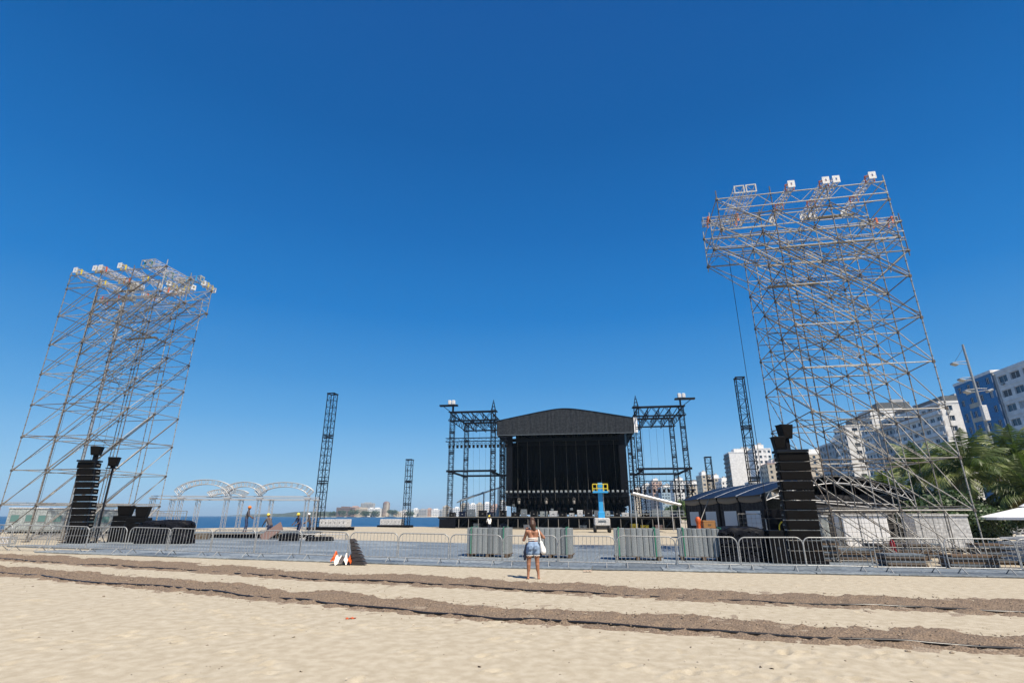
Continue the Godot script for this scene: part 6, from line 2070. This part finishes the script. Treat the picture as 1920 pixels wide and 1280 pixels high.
func build_woman() -> void:
	var x := 0.64
	var d := 16.85
	var t := thing("person", "woman seen from behind in denim shorts with a white shoulder bag", "person", Vector3(x, fine_height(x, d) - 0.012, -d), 0.0)
	# the body; she faces -z
	var j := {
		"la": Vector3(-0.155, 0.085, 0.01), "lk": Vector3(-0.135, 0.475, -0.015), "lh": Vector3(-0.088, 0.86, 0.0),
		"ra": Vector3(0.155, 0.085, 0.02), "rk": Vector3(0.125, 0.475, -0.01), "rh": Vector3(0.088, 0.86, 0.0),
	}
	var bones := []
	for s in ["l", "r"]:
		var a: Vector3 = j[s + "a"]
		var k: Vector3 = j[s + "k"]
		var h: Vector3 = j[s + "h"]
		var out := -1.0 if s == "l" else 1.0
		bones.append([h, 0.105, k + Vector3(0, 0.02, 0), 0.062])
		bones.append([h + Vector3(out * 0.01, -0.1, 0.01), 0.095, k + Vector3(0, 0.16, 0.0), 0.07])
		bones.append([k, 0.056, a + Vector3(0, 0.02, 0.0), 0.035])
		bones.append([k + Vector3(0, -0.07, 0.02), 0.056, k + Vector3(0, -0.2, 0.015), 0.046])
		bones.append([a, 0.036, a + Vector3(0, -0.05, 0.03), 0.034])
		bones.append([a + Vector3(0, -0.055, 0.02), 0.030, a + Vector3(out * 0.03, -0.064, -0.13), 0.022])
	bones.append([Vector3(-0.075, 0.90, 0.045), 0.095, Vector3(-0.07, 0.95, 0.02), 0.09])
	bones.append([Vector3(0.075, 0.90, 0.045), 0.095, Vector3(0.07, 0.95, 0.02), 0.09])
	bones.append([Vector3(-0.055, 1.0, 0.0), 0.088, Vector3(-0.055, 1.14, 0.0), 0.078])
	bones.append([Vector3(0.055, 1.0, 0.0), 0.088, Vector3(0.055, 1.14, 0.0), 0.078])
	bones.append([Vector3(-0.058, 1.14, 0.0), 0.080, Vector3(-0.095, 1.30, 0.0), 0.078])
	bones.append([Vector3(0.058, 1.14, 0.0), 0.080, Vector3(0.095, 1.30, 0.0), 0.078])
	bones.append([Vector3(-0.165, 1.345, 0.0), 0.052, Vector3(0.165, 1.345, 0.0), 0.052])
	bones.append([Vector3(0, 1.33, 0.0), 0.07, Vector3(0, 1.43, -0.01), 0.05])
	bones.append([Vector3(0, 1.42, -0.01), 0.047, Vector3(-0.01, 1.50, -0.03), 0.045])
	for s in [-1.0, 1.0]:
		bones.append([Vector3(s * 0.075, 1.22, -0.075), 0.055, Vector3(s * 0.08, 1.215, -0.085), 0.05])
	# arms: the left one raised to hold a phone, the right elbow out
	var ls := Vector3(-0.185, 1.34, 0.0)
	var le := Vector3(-0.275, 1.10, -0.08)
	var lw := Vector3(-0.185, 1.315, -0.19)
	var rs_ := Vector3(0.185, 1.34, 0.0)
	var re := Vector3(0.335, 1.17, -0.01)
	var rw := Vector3(0.17, 1.20, -0.20)
	for q in [[ls, le, lw], [rs_, re, rw]]:
		bones.append([q[0], 0.052, q[1], 0.038])
		bones.append([q[1], 0.038, q[2], 0.025])
	var hc := Vector3(-0.012, 1.555, -0.035)
	var look := Vector3(-0.12, -0.06, -1.0).normalized()
	bones.append_array(head_bones(hc, look))
	var b := MB.new()
	sdf_into(b, bones, 0.013, 0.028)
	hand_into(b, lw, Vector3(0.12, 0.95, -0.25).normalized(), Vector3(0.25, 0.2, -0.95).normalized(), -1.0, 0.7, 0.0042)
	hand_into(b, rw, Vector3(-0.75, 0.45, -0.45).normalized(), Vector3(-0.3, -0.3, -0.9).normalized(), 1.0, 0.6, 0.0042)
	for s in ["l", "r"]:
		var a: Vector3 = j[s + "a"]
		var out := -1.0 if s == "l" else 1.0
		for q in 5:
			var p: Vector3 = a + Vector3(out * (0.03 + 0.014 * (q - 2)) , -0.068, -0.135 + 0.006 * absf(q - 1.0))
			sdf_into(b, [[p, 0.010, p + Vector3(0, 0, -0.035 + 0.004 * q), 0.008]], 0.005, 0.004)
	part(t, "body", b.done(), M.skin)
	eyes_into(t, hc, look)
	# hair gathered up in a bun with a loose fall
	b = MB.new()
	sdf_into(b, [[hc + Vector3(0, 0.04, 0.02), 0.099, hc + Vector3(0, 0.0, 0.035), 0.097], [hc + Vector3(0.0, -0.02, 0.06), 0.078, hc + Vector3(0.05, -0.15, 0.06), 0.06], [hc + Vector3(-0.02, 0.135, 0.02), 0.06, hc + Vector3(0.015, 0.15, 0.03), 0.055], [hc + Vector3(0.05, 0.0, 0.04), 0.055, hc + Vector3(0.055, -0.1, 0.05), 0.035]], 0.012, 0.03)
	part(t, "hair", b.done(), M.hair)
	# shorts with frayed hem, waistband, pockets
	b = MB.new()
	var sh := []
	for s in [-1.0, 1.0]:
		sh.append([Vector3(s * 0.088, 0.88, 0.005), 0.122, Vector3(s * 0.104, 0.755, 0.008), 0.112])
		sh.append([Vector3(s * 0.075, 0.90, 0.047), 0.107, Vector3(s * 0.066, 0.965, 0.02), 0.098])
	sh.append([Vector3(-0.06, 1.0, 0.0), 0.098, Vector3(0.06, 1.0, 0.0), 0.098])
	sdf_into(b, sh, 0.012, 0.03)
	var shorts := part(t, "shorts", b.done(), M.denim)
	for s in [-1.0, 1.0]:
		slab(shorts, "back_pocket", Vector3(s * 0.082, 0.90, 0.158), Vector3(0.09, 0.1, 0.006), M.denim)
	b = MB.new()
	for s in [-1.0, 1.0]:
		var ring := []
		for i in 17:
			var a := TAU * i / 16.0
			ring.append(Vector3(s * 0.104 + cos(a) * 0.098, 0.665 + 0.008 * sin(i * 3.0), 0.01 + sin(a) * 0.098))
		b.path(ring, 0.010, 6)
	part(shorts, "frayed_hem", b.done(), M.white_cloth)
	# top: a band and thin straps across the back
	b = MB.new()
	for y in [1.105, 1.155]:
		var ring := []
		for i in 25:
			var a := TAU * i / 24.0
			ring.append(Vector3(cos(a) * 0.147, y + 0.004 * sin(a * 2.0), sin(a) * (0.092 if sin(a) > 0 else 0.13)))
		b.path(ring, 0.015, 8)
	part(t, "top", b.done(), M.white_cloth)
	# dark shirt tied at the waist, hanging on both sides
	b = MB.new()
	sdf_into(b, [[Vector3(-0.18, 0.98, 0.0), 0.045, Vector3(-0.235, 0.76, -0.02), 0.055], [Vector3(-0.235, 0.76, -0.02), 0.055, Vector3(-0.25, 0.56, -0.02), 0.038], [Vector3(0.18, 0.98, -0.01), 0.045, Vector3(0.225, 0.80, -0.01), 0.058], [Vector3(0.225, 0.80, -0.01), 0.058, Vector3(0.235, 0.64, -0.02), 0.045], [Vector3(-0.17, 0.94, -0.06), 0.04, Vector3(0.17, 0.94, -0.06), 0.04]], 0.014, 0.03)
	part(t, "tied_shirt", b.done(), M.navy)
	# phone held up
	var ph := thing("phone", "dark phone held up by the woman on the beach", "phone", t.position + Vector3(-0.165, 1.345, -0.27), 8.0)
	var pb := MB.new()
	pb.chamfered(Vector3(0.02, 0.06, 0), Vector3(0.15, 0.075, 0.009), 0.003)
	part(ph, "case", pb.done(), M.rubber)
	slab(ph, "screen", Vector3(0.02, 0.06, 0.0052), Vector3(0.135, 0.064, 0.0012), M.glass_dark)
	# white tote bag on the right shoulder
	var bag := thing("shoulder_bag", "white cloth bag hanging from the woman's right shoulder", "bag", t.position)
	b = MB.new()
	sdf_into(b, [[Vector3(0.245, 1.03, 0.03), 0.05, Vector3(0.30, 0.80, 0.03), 0.085], [Vector3(0.30, 0.86, 0.0), 0.075, Vector3(0.315, 0.77, 0.05), 0.075], [Vector3(0.25, 1.0, -0.02), 0.04, Vector3(0.285, 0.82, -0.04), 0.07]], 0.013, 0.03)
	part(bag, "pouch", b.done(), M.white_cloth)
	for z in [0.045, -0.05]:
		b = MB.new()
		b.path([Vector3(0.235, 1.05, z), Vector3(0.215, 1.2, z * 1.2), Vector3(0.185, 1.34, z * 1.15), Vector3(0.165, 1.405, z * 0.4)], 0.017, 6)
		part(bag, "strap", b.done(), M.white_cloth)

func worker(label: String, at: Vector3, turn: float, bend: float, shirt: Material, trousers: Material, helmet: Material, seed_: int) -> void:
	var t := thing("person", label, "person", at, turn, "workers in hard hats")
	var hip := Vector3(0, 0.92, 0)
	var sp := func(l: float) -> Vector3: return hip + Vector3(0, cos(bend), -sin(bend)) * l
	var sh: Vector3 = sp.call(0.50)
	var nk: Vector3 = sp.call(0.60)
	var dir := Vector3(0, cos(bend * 0.5), -sin(bend * 0.5))
	var hc: Vector3 = nk + dir * 0.15
	var look := Vector3(0, -sin(bend * 0.6), -cos(bend * 0.6))
	var bones := []
	var legs := []
	for s in [-1.0, 1.0]:
		var k := Vector3(s * 0.12, 0.48, -0.05 - 0.1 * sin(bend) + 0.03 * s)
		var a := Vector3(s * 0.13, 0.08, 0.02 + 0.06 * s * (1 if seed_ % 2 else -1))
		legs.append([Vector3(s * 0.09, 0.90, 0), 0.095, k, 0.062])
		legs.append([k, 0.058, a, 0.042])
		bones.append([Vector3(s * 0.09, 0.90, 0), 0.085, k, 0.052])
		bones.append([k, 0.05, a, 0.034])
		bones.append([a + Vector3(0, -0.03, 0.02), 0.042, a + Vector3(0, -0.045, -0.13), 0.032])
	var arms := []
	var tips := []
	for s in [-1.0, 1.0]:
		var a: Vector3 = sh + Vector3(s * 0.19, 0.0, 0)
		var e: Vector3 = a + Vector3(s * 0.06, -0.25, -0.06 - 0.1 * sin(bend))
		var w: Vector3 = e + Vector3(-s * 0.04, -0.12 - 0.1 * sin(bend), -0.2)
		arms.append([a, 0.062, e, 0.050])
		bones.append([a, 0.05, e, 0.038])
		bones.append([e, 0.038, w, 0.027])
		tips.append([w, (w - e).normalized(), s])
	var torso := []
	for s in [-1.0, 1.0]:
		torso.append([hip + Vector3(s * 0.06, 0.04, 0), 0.10, sp.call(0.28) + Vector3(s * 0.07, 0, 0), 0.10])
		torso.append([sp.call(0.28) + Vector3(s * 0.07, 0, 0), 0.10, sh + Vector3(s * 0.13, 0, 0), 0.085])
		bones.append([hip + Vector3(s * 0.06, 0.04, 0), 0.085, sh + Vector3(s * 0.1, 0, 0), 0.075])
	bones.append([sh, 0.06, hc - dir * 0.06, 0.055])
	bones.append_array(head_bones(hc, look))
	var b := MB.new()
	sdf_into(b, bones, 0.02, 0.03)
	for e in tips:
		hand_into(b, e[0], e[1], Vector3(-e[2], -0.2, 0).normalized(), 1.0, 0.5, 0.006)
	part(t, "body", b.done(), M.skin_dark)
	b = MB.new()
	sdf_into(b, torso + arms, 0.022, 0.04)
	part(t, "shirt", b.done(), shirt)
	b = MB.new()
	sdf_into(b, legs, 0.022, 0.04)
	part(t, "trousers", b.done(), trousers)
	b = MB.new()
	var up := (Vector3.UP - look * look.y).normalized()
	sdf_into(b, [[hc + up * 0.06, 0.115, hc + up * 0.075 + look * 0.01, 0.11], [hc + up * 0.045 + look * 0.09, 0.045, hc + up * 0.04 + look * 0.13, 0.03]], 0.014, 0.02)
	part(t, "hard_hat", b.done(), helmet)
	eyes_into(t, hc, look)

func build_people() -> void:
	build_woman()
	worker("worker in an orange helmet standing on the low dark platform", Vector3(-19.35, 0.26 + 0.40, -39.6), -70.0, 0.12, M.grey_cloth, M.blue_cloth, M.helmet_orange, 1)
	worker("worker in a yellow helmet stooping behind the brown panel", Vector3(-17.1, 0.22, -38.6), 60.0, 0.55, M.grey_cloth, M.blue_cloth, M.helmet_yellow, 2)
	worker("worker in a yellow helmet and dark blue shirt right of the arches", Vector3(-15.9, 0.2, -40.8), 150.0, 0.3, M.blue_cloth, M.blue_cloth, M.helmet_yellow, 3)
	worker("worker in a white helmet at the foot of the tall left mast", Vector3(-17.6, 0.23, -47.5), 120.0, 0.25, M.grey_cloth, M.navy, M.helmet_white, 4)
	worker("worker in a pale shirt and yellow helmet before the stage deck", Vector3(-2.5, 0.03, -60.5), 20.0, 0.2, M.white_cloth, M.navy, M.helmet_yellow, 5)


# ---------------------------------------------------------------- light and camera
func sky_image() -> ImageTexture:
	# clear sky: the colour depends on the height above the horizon only
	var stops := [[0.0, 0.410, 0.660, 0.890], [3.0, 0.320, 0.612, 0.870], [6.0, 0.215, 0.505, 0.835], [9.5, 0.116, 0.395, 0.775], [14.0, 0.055, 0.297, 0.690], [21.0, 0.012, 0.203, 0.590], [30.0, 0.0045, 0.146, 0.480], [40.0, 0.0025, 0.110, 0.388], [52.0, 0.0050, 0.095, 0.350], [70.0, 0.0050, 0.078, 0.310], [90.0, 0.005, 0.070, 0.295]]
	var h := 512
	var im := Image.create(16, h, false, Image.FORMAT_RGBAF)
	for y in h:
		var e := 90.0 - 180.0 * (y + 0.5) / h
		var c := Color(0.20, 0.30, 0.38)
		if e >= 0.0:
			for k in stops.size() - 1:
				if e <= stops[k + 1][0]:
					var f: float = (e - stops[k][0]) / (stops[k + 1][0] - stops[k][0])
					c = Color(lerpf(stops[k][1], stops[k + 1][1], f), lerpf(stops[k][2], stops[k + 1][2], f), lerpf(stops[k][3], stops[k + 1][3], f))
					break
		for x in 16:
			im.set_pixel(x, y, Color(c.r / EXPOSURE, c.g / EXPOSURE, c.b / EXPOSURE))
	return ImageTexture.create_from_image(im)

func _ready() -> void:
	# camera
	var cam := Camera3D.new()
	cam.name = "camera"
	add_child(cam)
	cam.position = Vector3(0, 1.79, 0)
	cam.rotation_degrees = Vector3(18.74, 0, 0)
	cam.fov = 67.17
	cam.near = 0.1
	cam.far = 20000.0
	cam.current = true
	# sky and air
	var env := Environment.new()
	env.background_mode = Environment.BG_SKY
	var sky := Sky.new()
	var pano := PanoramaSkyMaterial.new()
	pano.panorama = sky_image()
	sky.sky_material = pano
	env.sky = sky
	env.tonemap_mode = Environment.TONE_MAPPER_LINEAR
	env.tonemap_exposure = EXPOSURE
	env.sdfgi_enabled = true
	env.ssao_enabled = true
	env.ssil_enabled = true
	env.fog_enabled = true
	env.fog_density = 0.00016
	env.fog_light_color = Color(0.72, 0.84, 0.94)
	var we := WorldEnvironment.new()
	we.name = "world"
	we.environment = env
	add_child(we)
	# sun: behind the camera to the right, high
	var sun := DirectionalLight3D.new()
	sun.name = "sun"
	add_child(sun)
	sun.basis = Basis.looking_at(Vector3(-0.34, -0.82, -0.46).normalized(), Vector3.UP)
	sun.light_energy = 1.5
	sun.light_color = Color(1.0, 0.955, 0.88)
	sun.light_angular_distance = 0.5
	sun.shadow_enabled = true

	var tb := MB.new()
	tb.tube(Vector3.ZERO, Vector3(0, 1, 0), 1.0, 1.0, 8)
	unit_tube = tb.done()
	tb = MB.new()
	tb.box(Vector3.ZERO, Vector3.ONE)
	unit_box = tb.done()
	make_materials()
	# the setting
	build_ground()
	dug_strip([[-22.0, 18.6], [-14.5, 16.15], [-6.85, 13.1], [-3.35, 11.7], [0.0, 10.45], [1.97, 9.85], [3.65, 9.2], [7.03, 8.2], [11.0, 7.1]], 1.36, 0.38, 3, "black water hose along the nearer strip of dug sand")
	dug_strip([[-26.0, 23.0], [-19.3, 20.8], [-11.5, 18.2], [-5.45, 16.0], [0.0, 14.55], [5.1, 12.5], [9.8, 11.1], [14.0, 10.0]], 1.8, 0.42, 8, "black water hose along the farther strip of dug sand")
	build_floor()
	build_city()
	# things, large to small
	var right := scaffold_tower(Vector3(12.9, 0, -21.9), false, "scaffold tower on the right, wider at its head, before the buildings")
	tower_trusses(right, false, "right")
	var left := scaffold_tower(Vector3(-30.35, 0.4, -32.0), true, "scaffold tower on the left, standing against the sky and sea")
	tower_trusses(left, true, "left")
	build_stage()
	lattice_mast("tall black lattice mast with white ballast left of the stage", -21.9, 61.5, 15.6, 0.85, 1.0)
	lattice_mast("short black lattice mast with white ballast further back, left of the stage", -15.4, 79.0, 9.6, 0.82, -1.0)
	lattice_mast("tall black lattice mast standing behind the marquee", 23.7, 52.0, 15.4, 0.8, 1.0)
	lattice_mast("short black lattice mast far back, left of the marquee's ridge", 28.2, 75.5, 9.8, 0.8, 1.0)
	build_marquee()
	build_arches()
	build_plants()
	panel_stack("pallet of upright grey panels left of the woman", -1.0, 25.0, TURN, 8)
	panel_stack("pallet of upright grey panels right behind the woman", 1.75, 24.6, TURN, 8)
	panel_stack("pallet of upright grey panels left of the marquee", 5.3, 23.4, TURN, 8)
	panel_stack("pallet of upright grey panels nearest the right speaker stack", 8.0, 23.2, TURN - 4.0, 10)
	build_fence()
	build_lift()
	build_extras()
	build_orange_pile()
	build_people()
	build_debris()
